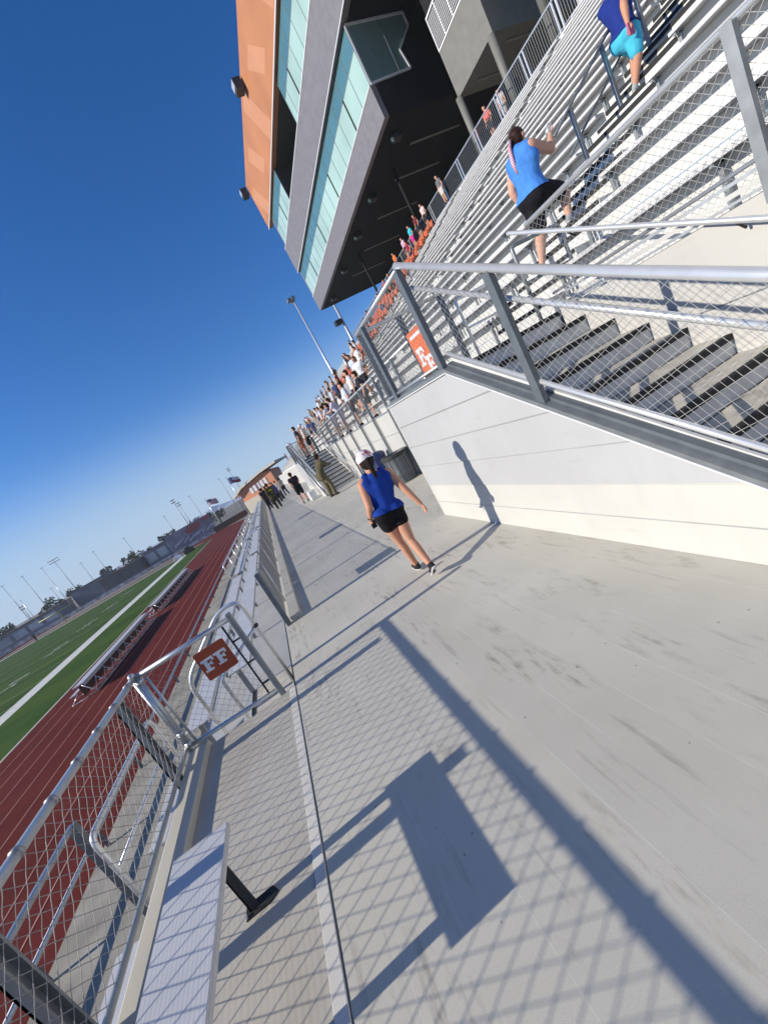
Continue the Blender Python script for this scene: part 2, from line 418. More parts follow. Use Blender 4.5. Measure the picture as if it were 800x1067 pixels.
# long team benches
for (y0, y1, lb) in ((23.8,36,'nearer long white team bench with lattice legs on the red track'),(38.4,54.5,'farther long white team bench with lattice legs on the red track')):
    t = thing('team_bench', lb, 'bench', (-13.2,y0,ZG), 'long team benches on the track')
    x = -13.1
    MB().box(x-.55,x+.0,y0,y1,ZG+.78,ZG+.84).build('seat', M['alu_seat'], t)
    MB().box(x-.9,x-.62,y0,y1,ZG+.45,ZG+.49).build('foot_plank', M['alu_seat'], t)
    MB().box(x+.0,x+.04,y0,y1,ZG+.66,ZG+.78).build('back_plank', M['alu_seat'], t)
    mb = MB(); n = int((y1-y0)/1.2)
    for i in range(n+1):
        y = y0+(y1-y0)*i/n
        mb.tube([(x+.35,y,ZG+.03),(x-.1,y,ZG+.76)], .022, 6); mb.tube([(x-1.0,y,ZG+.03),(x-.5,y,ZG+.46)], .022, 6); mb.tube([(x-1.0,y,ZG+.05),(x+.35,y,ZG+.05)], .022, 6)
        if i < n:
            mb.tube([(x+.3,y,ZG+.1),(x+.05,y+(y1-y0)/n,ZG+.6)], .016, 6)
    mb.tube([(x+.33,y0,ZG+.06),(x+.33,y1,ZG+.06)], .022, 6)
    mb.build('frame', M['galv_light'], t, True)
    MB().box(x-.35,x-.31,y0+.1,y1-.1,ZG+.15,ZG+.70).build('shadow_board', M['brick'], t)  # added solid board so the open bench throws an unbroken shadow

# ------------------------------------------------------------------ walkway deck
YB, YE = -8, 84
dk = MB(); dk.box(-.73,3.84,YB,YE,-.16,0)
struct(dk.build('walkway_deck', M['deck']))
pf = MB(); pf.box(-1.64,-.803,YB,3.79,-.12,-.002)
struct(pf.build('platform_floor', M['alu_floor']))
struct(MB().box(-.80,-.7365,YB,3.79,-.11,.006).build('joint_strip', M['strip'], bevel=.003))
struct(MB().box(-.744,-.7305,YB,3.79,-.12,-.012).build('joint_gap', M['black']))
struct(MB().box(-.745,-.733,3.8,YE,-.3,.0).build('deck_edge', M['dark']))
# far kerb in pieces under the far fence
mb = MB(); y = 5.5
while y < 60: mb.box(-.63,-.47,y,y+1.80,0.001,.07); y += 1.83
struct(mb.build('kerb', M['kerb'], bevel=.006))
# platform toe beam
tag(MB().box(-1.80,-1.62,YB,3.83,-.12,.055).build('toe_beam', M['kerb'], bevel=.012), 'long cream toe beam at the foot of the chain link platform fence', 'beam')

# ------------------------------------------------------------------ near platform fence (left)
def fence_post(mb, x, y, z0, z1, wx=.05, wy=.08):
    mb.box(x-wx/2,x+wx/2,y-wy/2,y-wy/2+.012,z0,z1); mb.box(x-wx/2,x+wx/2,y+wy/2-.012,y+wy/2,z0,z1); mb.box(x-wx/2,x-wx/2+.012,y-wy/2,y+wy/2,z0+.001,z1-.001)
    mb.box(x-wx/2+.012,x+wx/2-.004,y-wy/2+.013,y+wy/2-.013,z1-.02,z1-.008)
t = thing('chain_link_fence', 'galvanised chain link fence at the outer edge of the near platform above the track', 'fence', (-1.80,3.8,0))
FX = -1.79
MB().tube([(FX,YB,.91),(FX,3.80,.91)], .026, 12).build('top_rail', M['galv_light'], t, True)
MB().tube([(FX,YB,.115),(FX,3.80,.115)], .02, 10).build('bottom_rail', M['galv'], t, True)
for y in (3.52,1.845,.0,-1.8,-3.6,-5.4): mb = MB(); fence_post(mb, FX-.06, y, -.35, .88, .05, .085); mb.build('post', M['steel_mid'], t)
mb = MB(); chain(mb, (FX,-1.5,.10), (0,1,0), 5.28, (0,0,1), .80, .086, .0019, 4, .002); mb.build('chain_link_mesh', M['wire'], t, True)
mb = MB(); chain(mb, (FX,YB,.10), (0,1,0), 6.5, (0,0,1), .80, .086, .0021, 3); mb.build('chain_link_mesh', M['wire'], t)
mb = MB()
y = -1.3
while y < 3.7:
    mb.tube([(FX,y-.012,.91),(FX,y+.012,.91)], .031, 12); mb.build('rail_band', M['wire'], t, True); mb = MB(); y += .31
# gate panel across the platform end
GY = 3.81
t = thing('gate_panel', 'chain link gate panel closing the end of the near platform with a red sign', 'gate', (-1.3,GY,0))
mb = MB(); mb.tube([(-1.79,GY,.91),(-.87,GY,.91)], .025, 10); mb.tube([(-1.76,GY,.90),(-1.76,GY,.13)], .022, 10); mb.tube([(-1.80,GY,.10),(-.88,GY,.06)], .022, 10); mb.tube([(-1.70,GY,.12),(-1.70,GY,.87)], .012, 8)
mb.build('frame', M['galv'], t, True)
mb = MB(); mb.box(-.895,-.845,GY-.03,GY+.03,-.2,.96); mb.build('hinge_post', M['steel_mid'], t, bevel=.01)
mb = MB(); mb.tube([(-.97,GY,.09),(-.97,GY,.88)], .009, 8)
for z in (.2,.45,.7): mb.tube([(-.97,GY,z),(-.90,GY,z)], .009, 6)
mb.build('latch_bar', M['dark'], t, True)
mb = MB(); chain(mb, (-1.74,GY,.10), (1,0,0), .80, (0,0,1), .79, .075, .0015, 3); mb.build('chain_link_mesh', M['wire_dark'], t)
mb = MB()
for zz in (.13,.25,.86):
    mb.box(-1.785,-1.735,GY-.032,GY+.032,zz-.018,zz+.018); mb.tube([(-1.76,GY-.03,zz),(-1.76,GY-.06,zz)], .008, 6)
mb.tube([(-1.79,GY,.91),(-1.79,GY,.05)], .026, 10)
mb.sphere((-1.79,GY,.935), .03)
mb.build('corner_post', M['galv'], t, True)

def slab_F(mb, cx, cz, s, put):
    """block serif F drawn with rectangles in a plane; put(x0,x1,z0,z1)"""
    put(cx-.5*s+.0*s, cx+.42*s, cz+.32*s, cz+.5*s)          # top arm
    put(cx+.28*s, cx+.42*s, cz+.16*s, cz+.32*s)             # arm serif
    put(cx-.34*s, cx-.06*s, cz-.36*s, cz+.32*s)             # stem
    put(cx-.06*s, cx+.16*s, cz-.05*s, cz+.10*s)             # middle arm
    put(cx+.10*s, cx+.22*s, cz-.13*s, cz+.18*s)             # middle serif
    put(cx-.5*s, cx+.12*s, cz-.5*s, cz-.34*s)               # foot serif
t = thing('red_sign', 'small rust red square sign with white block letters FF tied to the gate mesh', 'sign', (-1.155,GY-.03,.65))
sg = MB()
def rrect(x0,x1,z0,z1,r,n=4):
    out = []
    for cx, cz, a in ((x1-r,z1-r,0),(x0+r,z1-r,90),(x0+r,z0+r,180),(x1-r,z0+r,270)):
        for k in range(n+1): out.append((cx+r*math.cos(R(a+90*k/n)), cz+r*math.sin(R(a+90*k/n))))
    return out
sg.prism(rrect(-1.305,-1.015,.515,.805,.02), 'y', GY-.031, GY-.027); sg.build('sign_plate', M['sign_red'], t)
for i, cx in enumerate((-1.222,-1.098)):
    lt = MB(); cnt = [0]
    def put(a,b,c,d): cnt[0] += 1; lt.box(a,b,GY-.0345-.0002*cnt[0],GY-.0312,c,d)
    slab_F(lt, cx, .657, .122, put); lt.build('letter', M['letter'], t)

# ------------------------------------------------------------------ companion bench on the near platform
t = thing('aluminium_bench', 'short aluminium bench plank crossed by mesh shadows on the near platform', 'bench', (-1.18,1.6,0))
mb = MB(); mb.box(-1.305,-1.02,1.2,2.02,.438,.45)
mb.box(-1.305,-1.295,1.2,2.02,.428,.4375); mb.box(-1.03,-1.02,1.2,2.02,.412,.4375)
mb.build('seat', M['alu_seat'], t, bevel=.003)
MB().box(-1.306,-1.019,2.021,2.026,.42,.451).build('end_cap', M['alu_white'], t, bevel=.002)
for y in (1.96,1.27):
    mb = MB(); mb.box(-1.155,-1.105,y-.004,y+.004,.0,.41); mb.box(-1.155,-1.147,y-.004,y+.05,.0,.41); mb.box(-1.25,-1.04,y-.028,y+.028,.41,.427); mb.build('leg', M['dark'], t)
    mb = MB(); mb.prism([(-1.18,y-.03),(-1.05,y-.03),(-1.0,y+.0),(-1.03,y+.045),(-1.18,y+.045)], 'z', -.0015, .007); mb.build('floor_bracket', M['black'], t)
    mb = MB(); mb.tube([(-1.175,y-.02,.0),(-1.175,y-.02,.02)], .008, 6); mb.build('bolt', M['galv'], t)

# ------------------------------------------------------------------ lower bleachers (between walkway and track)
t = thing('lower_bleacher', 'two low rows of aluminium bleacher seating below the walkway edge', 'bleacher', (-1.5,5,-.6))
MB().box(-1.50,-.746,3.95,YE,-.34,-.30).build('tread', M['alu_tread'], t)
MB().box(-1.50,-1.48,3.95,YE,-.60,-.341).build('riser', M['alu_white'], t)
MB().box(-2.32,-1.50,YB,YE,-.64,-.601).build('tread', M['alu_tread'], t)
MB().box(-2.34,-2.322,YB,YE,-.95,-.56).build('fascia', M['concrete'], t)
MB().box(-.744,-.725,3.85,YE,-.299,-.165).build('riser', M['alu_white'], t)
MB().box(-1.5,-1.48,YB,3.94,-.6,-.13).build('riser', M['alu_white'], t)
def plank(mb, x0, x1, y0, y1, z, th=.045):
    mb.box(x0,x1,y0,y1,z-.008,z); mb.box(x0,x0+.008,y0,y1,z-th,z-.0081); mb.box(x1-.008,x1,y0,y1,z-th,z-.0081); mb.box(x0+.1,x0+.11,y0,y1,z-th,z-.0081)
SEG = [(4.75,12.6),(13.1,20.6),(21.5,29.5),(30.5,40),(41,60)]
for (a, b) in SEG:
    mb = MB(); plank(mb, -1.46,-1.19,a,b,.12)
    mb.build('seat_plank', M['alu_seat'], t)
    mb = MB(); y = a+.2
    while y < b: mb.box(-1.42,-1.37,y-.02,y+.02,-.3,.075); mb.box(-1.42,-1.2,y-.02,y+.02,.06,.112); y += 1.8
    mb.build('seat_bracket', M['steel_mid'], t)
for (a, b) in [(-6,2.55),(3.25,4.0)]+SEG:
    mb = MB(); plank(mb, -2.18,-1.90,a,b,-.18)
    mb.build('seat_plank', M['alu_seat'], t)
    mb = MB(); y = a+.2
    while y < b: mb.box(-2.1,-2.05,y-.02,y+.02,-.6,-.22); mb.box(-2.1,-1.92,y-.02,y+.02,-.235,-.19); y += 1.8
    mb.build('seat_bracket', M['steel_mid'], t)
mb = MB(); mb.box(-1.3,-.75,3.98,4.6,-.299,-.15); mb.build('aisle_step', M['stair_tread'], t)
mb = MB(); mb.box(-2.0,-1.51,3.98,4.6,-.599,-.45); mb.build('aisle_step', M['stair_tread'], t)
mb = MB(); mb.box(-.79,-.75,3.98,4.6,-.149,-.143); mb.box(-1.3,-1.26,3.98,4.6,-.149,-.143); mb.build('nosing', M['nosing'], t)
mb = MB(); y = -6
while y < 70:
    for x in (-2.2,-.9): mb.box(x-.06,x+.06,y-.06,y+.06,ZG,-.66 if x < -1.5 else -.35)
    mb.beam((-2.2,y,-.72), (-.9,y,-.42), .08, .12); y += 3.66
mb.build('support_frame', M['steel_mid'], t)
# handrail loop in the lower aisle
t = thing('handrail_loop', 'bright bent pipe handrail looping over the lower aisle steps behind the gate', 'handrail', (-1.1,4.2,-.3))
MB().bend([(-.80,4.2,-.15),(-.80,4.2,.93),(-1.02,4.2,.94),(-1.62,4.2,.50),(-1.62,4.2,-.6)], .021, .16, 10, 8).build('rail', M['galv_light'], t, True)
MB().bend([(-.80,4.2,.60),(-1.36,4.2,.33),(-1.36,4.2,-.45)], .017, .08, 10).build('mid_rail', M['galv_light'], t, True)
MB().sphere((-.80,4.2,.61), .03).build('clamp', M['dark'], t, True)
# guards along the front of the lower bleachers
def low_guard(y0, y1, zt, label, x=-2.28):
    t = thing('front_guard_rail', label, 'guard rail', (x,y0,-.6), 'pipe guard rails along the front of the lower bleacher')
    MB().bend([(x,y0,-.62),(x,y0,zt),(x,y1,zt),(x,y1,-.62)], .021, .09, 10).build('top_rail', M['galv_light'], t, True)
    MB().tube([(x,y0,zt-.33),(x,y1,zt-.33)], .016, 8).build('mid_rail', M['galv_light'], t, True)
    n = int((y1-y0)/1.8)
    for i in range(1, n):
        y = y0+(y1-y0)*i/n; MB().tube([(x,y,-.62),(x,y,zt)], .018, 8).build('post', M['galv'], t, True)
low_guard(3.1, 4.6, .27, 'short bent pipe guard rail seen through the near platform fence')
low_guard(13, 20.3, .28, 'bright pipe guard rail at the first far section of the lower bleacher')
low_guard(21.2, 29, .28, 'pipe guard rail at the second far section of the lower bleacher')
low_guard(30, 40, .28, 'distant pipe guard rail close to the crowd at the walkway end')
t = thing('front_guard_rail', 'straight grey guard rail with dark end post seen below the near platform fence', 'guard rail', (-2.3,0,-.6), 'pipe guard rails along the front of the lower bleacher')
MB().tube([(-2.65,-6,.22),(-2.65,3.56,.22)], .024, 10).build('top_rail', M['galv'], t, True)
for y in (3.56,1.7,-.2,-2): MB().box(-2.68,-2.62,y-.03,y+.03,-1.5,.23).build('post', M['steel'], t)
# aisle cross barriers
for (y, lb) in ((12.85,'white pipe hoop barrier at the first far lower aisle'),(21.0,'white pipe hoop barrier at the second far lower aisle')):
    t = thing('aisle_hoop', lb, 'handrail', (-1.2,y,-.3), 'pipe hoops at the lower aisles')
    MB().bend([(-.8,y,-.3),(-.8,y,.75),(-1.45,y,.6),(-1.45,y,-.3)], .021, .1, 8).build('rail', M['galv_light'], t, True)

# ------------------------------------------------------------------ far walkway fence
FX2 = -.67
t = thing('walkway_fence', 'long chain link fence on the track side of the far walkway', 'fence', (FX2,5.44,0))
ys = [5.44]+[6.6+1.83*i for i in range(20)]
mb = MB(); mb.box(FX2-.03,FX2+.03,5.40,5.49,-.1,.84); mb.build('end_post', M['steel'], t)
for y in ys[1:]: mb = MB(); mb.tube([(FX2,y,-.05),(FX2,y,.8)], .022, 8); mb.build('post', M['galv'], t, True)
mb = MB(); mb.tube([(FX2,5.44,.79),(FX2,41,.79)], .005, 6); mb.tube([(FX2,5.44,.06),(FX2,41,.06)], .005, 6); mb.build('tension_wire', M['galv'], t)
mb = MB(); chain(mb, (FX2,5.46,.05), (0,1,0), 12, (0,0,1), .74, .06, .0034, 3); mb.build('chain_link_mesh', M['wire'], t)
mb = MB(); chain(mb, (FX2,17.46,.05), (0,1,0), 24, (0,0,1), .74, .075, .0045, 3); mb.build('chain_link_mesh', M['wire'], t)
for y, lb in ((5.72,'small grey plate nearest on the far walkway fence'),(9.82,'second small grey plate along the far walkway fence'),(15.6,'third and farthest small grey plate on the far walkway fence')):
    s_ = MB().box(FX2+.028,FX2+.034,y-.15,y+.17,.50,.79).build('fence_plate', M['steel_mid']); tag(s_, lb, 'plate', 'small plates on the far walkway fence')

# ------------------------------------------------------------------ stair towers
WX, IX = 2.18, 3.82
def top(y): return 1.88 if y >= 3.79 else 1.88-.567*(3.79-y)
def build_tower():
    objs = []
    t = thing('stair_wall', 'near stair side wall of pale lapped panels with a runner shadow on it', 'wall', (WX,.47,0)); objs.append(t)
    bands = [0,.26,.55,.88,1.21,1.54,1.88]
    ystart = 3.79-1.88/.567
    for i in range(6):
        z0, z1 = bands[i], bands[i+1]
        ya = 3.79-(1.88-z0)/.567; yb = 3.79-(1.88-z1)/.567
        poly = [(ya+.001,z0+.002),(5.7,z0+.002),(5.7,z1-.012),(min(yb,5.6),z1-.012)]
        n = 4
        vs = []
        lap = .012 if i >= 2 else .006
        for (y,z_) in poly:
            f = (z_-z0)/(z1-z0); vs.append((WX-lap*(1-f)-.002, y, z_))
        vs += [(WX+.05,y,z_) for (y,z_) in poly]
        mb = MB(); mb._add(vs, [(0,1,2,3),(7,6,5,4),(0,4,5,1),(1,5,6,2),(2,6,7,3),(3,7,4,0)])
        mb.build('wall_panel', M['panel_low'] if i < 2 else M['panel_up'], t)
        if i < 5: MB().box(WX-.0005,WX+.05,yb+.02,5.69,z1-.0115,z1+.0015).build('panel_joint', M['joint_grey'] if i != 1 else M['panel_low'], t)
    MB().box(WX-.004,WX+.06,5.701,5.74,0,1.875).build('corner_trim', M['panel_low'], t)
    mb = MB(); mb.box(WX+.062,3.80,5.702,5.735,0,1.86); mb.build('end_panel', M['panel_white'], t)
    # steel cap running up the slope then level
    for k, (dx0, dx1, dz0, dz1, m_) in enumerate(((-.02,.055,.0,.045,'steel_mid'),(.056,.12,-.02,.075,'steel'),(-.024,-.0205,-.005,.008,'white_trim'))):
        mb = MB(); y0_ = ystart
        mb.prism([(y0_,dz0),(3.79,1.88+dz0),(5.74,1.88+dz0),(5.74,1.88+dz1),(3.79,1.88+dz1),(y0_,dz1)], 'x', WX+dx0, WX+dx1)
        mb.build('wall_cap', M[m_], t)
    # stairs
    st = thing('staircase', 'near steel staircase with beige treads and black nosings climbing beside the walkway', 'stairs', (3,.5,0)); objs.append(st)
    n = 11; rise = 1.87/n; run = .3
    for i in range(n):
        yf = 3.82-run*(n-1-i); zt = rise*(i+1)
        last = i == n-1
        mb = MB(); mb.box(WX+.125,IX-.03,yf,yf+run-.004 if not last else 5.70,zt-.03,zt); tr = mb.build('tread', M['stair_tread'], st)
        mb = MB(); mb.box(WX+.125,IX-.03,yf+.012,yf+.02,zt-rise+.001,zt-.031); mb.build('riser', M['stair_riser'], tr) if False else mb.build('riser', M['stair_riser'], st)
        mb = MB(); mb.box(WX+.13,IX-.035,yf-.004,yf+.045,zt+.0005,zt+.004); mb.box(WX+.13,IX-.035,yf-.006,yf-.0005,zt-.045,zt+.004); mb.build('nosing', M['nosing'], st)
    def skirt(x): 
        y0_ = 3.79-1.78/.567
        return MB().prism([(y0_,0.0),(3.79,1.60),(3.79,1.99),(y0_-.1,.12)], 'x', x, x+.025)
    skirt(IX-.028).build('stringer', M['panel_white'], st); skirt(WX+.121).build('stringer', M['stair_riser'], st)
    # outer guard
    g = thing('stair_guard', 'chain link stair guard with dark posts and bright top rail beside the near stairs', 'railing', (WX,.5,1)); objs.append(g)
    X_ = WX+.03
    sl = .557
    def tr_(y): return 3.01+sl*(y-3.82)
    y0_ = .15
    MB().bend([(X_,y0_,tr_(y0_)-.9),(X_,y0_,tr_(y0_)),(X_,3.83,tr_(3.83))], .031, .1, 12).build('top_rail', M['galv_light'], g, True)
    MB().tube([(X_+.02,.45,.21+top(.45)),(X_+.02,3.70,.21+top(3.70))], .021, 10).build('bottom_rail', M['galv_light'], g, True)
    MB().tube([(X_+.09,.35,top(.35)+.86),(X_+.09,3.9,top(3.79)+.91)], .022, 10).build('grab_rail', M['galv_light'], g, True)
    for y in (2.69,.4):
        mb = MB(); mb.box(X_-.03,X_+.02,y-.04,y+.04,max(0,top(y)-.03),tr_(y)-.03); mb.build('post', M['steel'], g)
        mb = MB(); mb.box(X_+.02,X_+.09,y-.015,y+.015,top(y)+.80,top(y)+.83); mb.build('bracket', M['dark'], g)
    mb = MB(); chain(mb, (X_+.022,.45,top(.45)+.2), (0,1,.567), 3.34, (0,0,1), .90, .082, .0019, 3); mb.build('chain_link_mesh', M['wire'], g)
    # landing guard
    g = thing('landing_guard', 'chain link landing guard with two dark posts above the near stair wall', 'railing', (WX,4.7,1.9)); objs.append(g)
    MB().bend([(X_,3.86,2.98),(X_,5.66,2.98),(3.75,5.66,2.98)], .028, .05, 10).build('top_rail', M['galv'], g, True)
    MB().tube([(X_+.01,3.86,1.985),(X_+.01,5.66,1.985)], .02, 8).build('bottom_rail', M['galv'], g, True)
    MB().tube([(X_+.01,5.66,1.985),(3.75,5.66,1.985)], .02, 8).build('bottom_rail', M['galv'], g, True)
    for y in (3.86,5.30): MB().box(X_-.03,X_+.03,y-.045,y+.045,1.88,2.97).build('post', M['steel'], g)
    for x in (2.27,2.95,3.70): MB().box(x-.04,x+.04,5.64,5.69,1.88,2.97).build('post', M['steel'], g)
    mb = MB(); chain(mb, (X_+.02,3.9,1.97), (0,1,0), 1.74, (0,0,1), 1.0, .08, .0019, 3); mb.build('chain_link_mesh', M['wire'], g)
    mb = MB(); chain(mb, (X_+.03,5.66,1.97), (1,0,0), 1.5, (0,0,1), 1.0, .08, .0019, 3); mb.build('chain_link_mesh', M['wire'], g)
    # sign on the landing guard
    s = thing('orange_sign', 'orange sign with white lettering on the near landing guard', 'sign', (X_-.02,4.1,2.2)); objs.append(s)
    sx = X_+.042
    sy0, sy1, sz0, sz1 = 3.98,4.36,1.93,2.47
    MB().box(sx-.004,sx,sy0,sy1,sz0,sz1).build('sign_plate', M['sign_orange'], s)
    # letters read with +y to the left when seen from the walkway
    for cy, cz, sc in ((4.22,2.17,.20),(4.09,2.05,.20)):
        lt = MB(); cnt = [0]
        def put(a,b,c,d): cnt[0] += 1; lt.box(sx-.0065-.0002*cnt[0], sx-.0045, 2*cy-a, 2*cy-b, c, d)
        slab_F(lt, cy, cz, sc, put); lt.build('letter', M['letter'], s)
    MB().box(sx-.0065,sx-.0045,4.03,4.31,2.385,2.42).build('small_lettering', M['letter'], s)
    # inner handrail
    h = thing('stair_handrail', 'sloping pipe handrail on the bleacher side of the near stairs', 'handrail', (3.72,2,1)); objs.append(h)
    MB().bend([(3.72,.4,.0),(3.72,.4,.86),(3.72,3.95,2.86),(3.72,3.99,2.88)], .022, .06, 10).build('rail', M['galv_light'], h, True)
    for y in (1.0,2.05,3.3): MB().tube([(3.72,y,.86+.563*(y-.4)-.02),(3.80,y,.86+.563*(y-.4)-.08)], .01, 6).build('bracket', M['dark'], h)
    return objs
tower = build_tower()
for o in tower:
    c = copy_tree(o); c.location = V(o.location)+V((0,17.1,0))
    c['label'] = o['label'].replace('near ', 'far ').replace(' with a runner shadow on it', ' behind the people on the walkway').replace(' beside the walkway', ' behind the man in tan')
    for a in (o, c): a['group'] = {'stair_wall':'stair side walls','staircase':'staircases up to the bleachers','stair_guard':'sloping stair guards','landing_guard':'landing guards','orange_sign':'orange signs on the landing guards','stair_handrail':'inner stair handrails'}[o.name.split('.')[0]]

# ------------------------------------------------------------------ bleacher front wall
FW = 3.85
t = thing('bleacher_front_wall', 'long pale panelled wall under the front of the upper bleachers', 'wall', (FW,8,0))
for i, (z0, z1) in enumerate(((0,.6),(.6,1.25),(1.25,1.87))):
    MB().box(FW-.004*(i%2),FW+.05,YB,YE,z0+.006,z1-.006).build('wall_panel', M['panel_white'], t)
MB().box(FW+.006,FW+.05,YB,YE,.0,1.866).build('backing', M['steel_mid'], t)
MB().box(FW-.022,FW+.04,YB,3.7,1.885,1.905).build('channel', M['galv'], t); MB().box(FW-.02,FW-.005,YB,3.7,1.93,1.965).build('channel', M['alu_tread'], t)
MB().box(FW-.012,FW+.0,YB,3.7,2.005,2.03).build('channel', M['galv'], t)
MB().box(FW-.03,FW+.12,5.76,20.85,1.872,1.905).build('channel', M['galv'], t)
def wall_guard(y0, y1, ys, zb, label, mesh_r=.0019, pitch=.07):
    t = thing('wall_guard_rail', label, 'railing', (FW,y0,1.87), 'chain link guards along the bleacher front wall')
    MB().tube([(FW,y0,2.84),(FW,y1,2.84)], .026, 10).build('top_rail', M['galv_light'], t, True)
    MB().tube([(FW,y0,2.07),(FW,y1,2.07)], .016, 8).build('bottom_rail', M['galv'], t, True)
    for y in ys: MB().box(FW-.09,FW-.035,y-.034,y+.034,zb,2.83).build('post', M['steel_mid'], t)
    mb = MB(); chain(mb, (FW-.01,y0,2.03), (0,1,0), y1-y0, (0,0,1), .8, pitch, mesh_r, 3); mb.build('chain_link_mesh', M['wire_dark'], t)
wall_guard(-3, 3.85, (1.86,-.5,-3), 1.78, 'chain link guard above the inner side of the near stairs')
wall_guard(5.72, 21, (5.8,7.0,8.5,10.05,11.6,13.15,14.8,16.4,18.0,19.6), .02, 'chain link guard with tall posts down the wall behind the trash can', .002, .09)
wall_guard(22.9, 38, (23,25,27,29,31,33,35,37), .02, 'distant chain link guard beyond the far stairs', .003, .12)

# ------------------------------------------------------------------ upper bleachers
NR = 23
def tz(k): return 1.87+.41*k
def rx(k): return 3.99+.66*k if k else FW+.05        # front edge of tread k
t = thing('grandstand', 'large bank of bright aluminium bleacher rows rising to the press box', 'grandstand', (3.9,5,1.87))
AIS = [(4.4,5.6),(13.4,14.2),(21.5,22.7),(37.2,38.4)]
for k in range(NR):
    x0, x1 = rx(k), rx(k+1); zk = tz(k)
    mb = MB(); mb.box(x0,x1+.02,YB,YE-4,zk-.035,zk)
    if k:
        mb.box(x0-.012,x0-.001,YB,YE-4,zk-.43,zk-.225); mb.box(x0-.016,x0-.001,YB,YE-4,zk-.215,zk-.012)
        mb.box(x0-.03,x0-.0005,YB,YE-4,zk-.011,zk+.003)
    mb.build('step', M['alu_white'], t)
SEC = [(-7,4.38),(5.62,13.4),(14.2,21.5),(22.7,25.7),(37,80)]
for k in range(NR):
    xs = 4.42+.66*k; z = tz(k)+.45
    for si, (a, b) in enumerate(SEC):
        if k < 5 and si == 3: b = 37
        if k < 5 and si == 4: a = 38.4
        mb = MB(); mb.box(xs,xs+.21,a,b,z-.012,z); mb.box(xs,xs+.01,a,b,z-.042,z-.0121); mb.box(xs+.2,xs+.21,a,b,z-.042,z-.0121); mb.box(xs-.0,xs+.21,a-.006,a-.001,z-.042,z); mb.box(xs,xs+.21,b+.001,b+.006,z-.042,z)
        mb.cur = 1; y = a+.35
        while y < b and y < 45:
            mb.box(xs+.11,xs+.15,y-.02,y+.02,z-.449,z-.051); mb.box(xs+.02,xs+.19,y-.02,y+.02,z-.07,z-.043); y += 1.83
        mb.build('seat_plank', [M['alu_seat'], M['steel_mid']], t)
MB().box(rx(NR),rx(NR)+.02,YB,YE-4,tz(NR-1)-.2,tz(NR)+.1).build('top_riser', M['alu_white'], t)
# aisle steps (one flight for each aisle)
for ai, (a, b) in enumerate(AIS):
    if ai == 1: continue
    at = thing('aisle_steps', ['flight of aisle steps with black nosings under the two climbing women','far flight of aisle steps beside the orange seats','farthest flight of aisle steps beyond the orange seats'][ai-(ai>1)], 'steps', (4,a,1.87), 'aisle steps up the bleachers')
    for k in range(1, NR):
        x = rx(k); zt = tz(k)-.205
        mb = MB(); mb.box(x-.33,x-.031,a,b,tz(k-1)+.001,zt); mb.build('step', M['alu_white'], at)
        if ai == 0 or k < 12:
            mb = MB(); mb.box(x-.335,x-.29,a+.01,b-.01,zt+.0005,zt+.005); mb.box(x-.336,x-.3305,a+.01,b-.01,zt-.05,zt+.005)
            mb.box(x-.034,x+.012,a+.01,b-.01,tz(k)+.0035,tz(k)+.008); mb.box(x-.036,x-.0305,a+.01,b-.01,tz(k)-.05,tz(k)+.008)
            mb.build('nosing', M['nosing'], at)
# centre handrails in the aisles
def aisle_rail(k0, k1, y, label):
    x0, x1 = rx(k0)+.1, rx(k1)+.1; z0, z1 = tz(k0), tz(k1)
    t = thing('aisle_handrail', label, 'handrail', (x0,y,z0), 'centre handrails in the bleacher aisles')
    MB().bend([(x0-.45,y,z0+.62),(x1+.45,y,z1+1.18)], .021, .05, 8).build('top_rail', M['steel'], t, True)
    MB().tube([(x0-.3,y,z0+.29),(x1+.3,y,z1+.67)], .017, 8).build('mid_rail', M['steel'], t, True)
    for f in (0,.5,1):
        k = k0+(k1-k0)*f; x = x0+(x1-x0)*f; zb = tz(math.floor(k+1e-6)); zr = z0+(z1-z0)*f
        MB().box(x-.03,x+.03,y-.02,y+.02,zb,zr+.9).build('post', M['steel_mid'], t)
        MB().box(x-.07,x+.07,y-.06,y+.06,zb+.001,zb+.012).build('base_plate', M['steel_mid'], t)
aisle_rail(4, 7, 5.2, 'blue grey aisle handrail between the two climbing women')
aisle_rail(9, 12, 5.25, 'upper aisle handrail beyond the woman in teal shorts')
aisle_rail(14, 18, 5.25, 'highest aisle handrail in the near aisle')
for k0 in (1,6,11): aisle_rail(k0, k0+3, 22.1, ['lowest','middle','highest'][k0//5]+' aisle handrail in the far aisle by the orange seats')
# guard hoops where the aisle meets the landing
for y, lb in ((5.68,'white pipe post with bent guard rail on the far side of the near aisle opening'),(4.25,'bent pipe guard with dark post on the near side of the aisle opening')):
    t = thing('aisle_end_guard', lb, 'handrail', (4,y,1.87), 'pipe guards at the aisle opening')
    MB().bend([(3.93,y,1.87),(3.93,y,2.80),(4.7,y,2.80),(4.7,y,1.87)], .024, .06, 10).build('rail', M['galv_light'] if y > 5 else M['steel_mid'], t, True)
    MB().tube([(3.93,y,2.35),(4.7,y,2.35)], .018, 8).build('mid_rail', M['galv_light'] if y > 5 else M['steel_mid'], t, True)

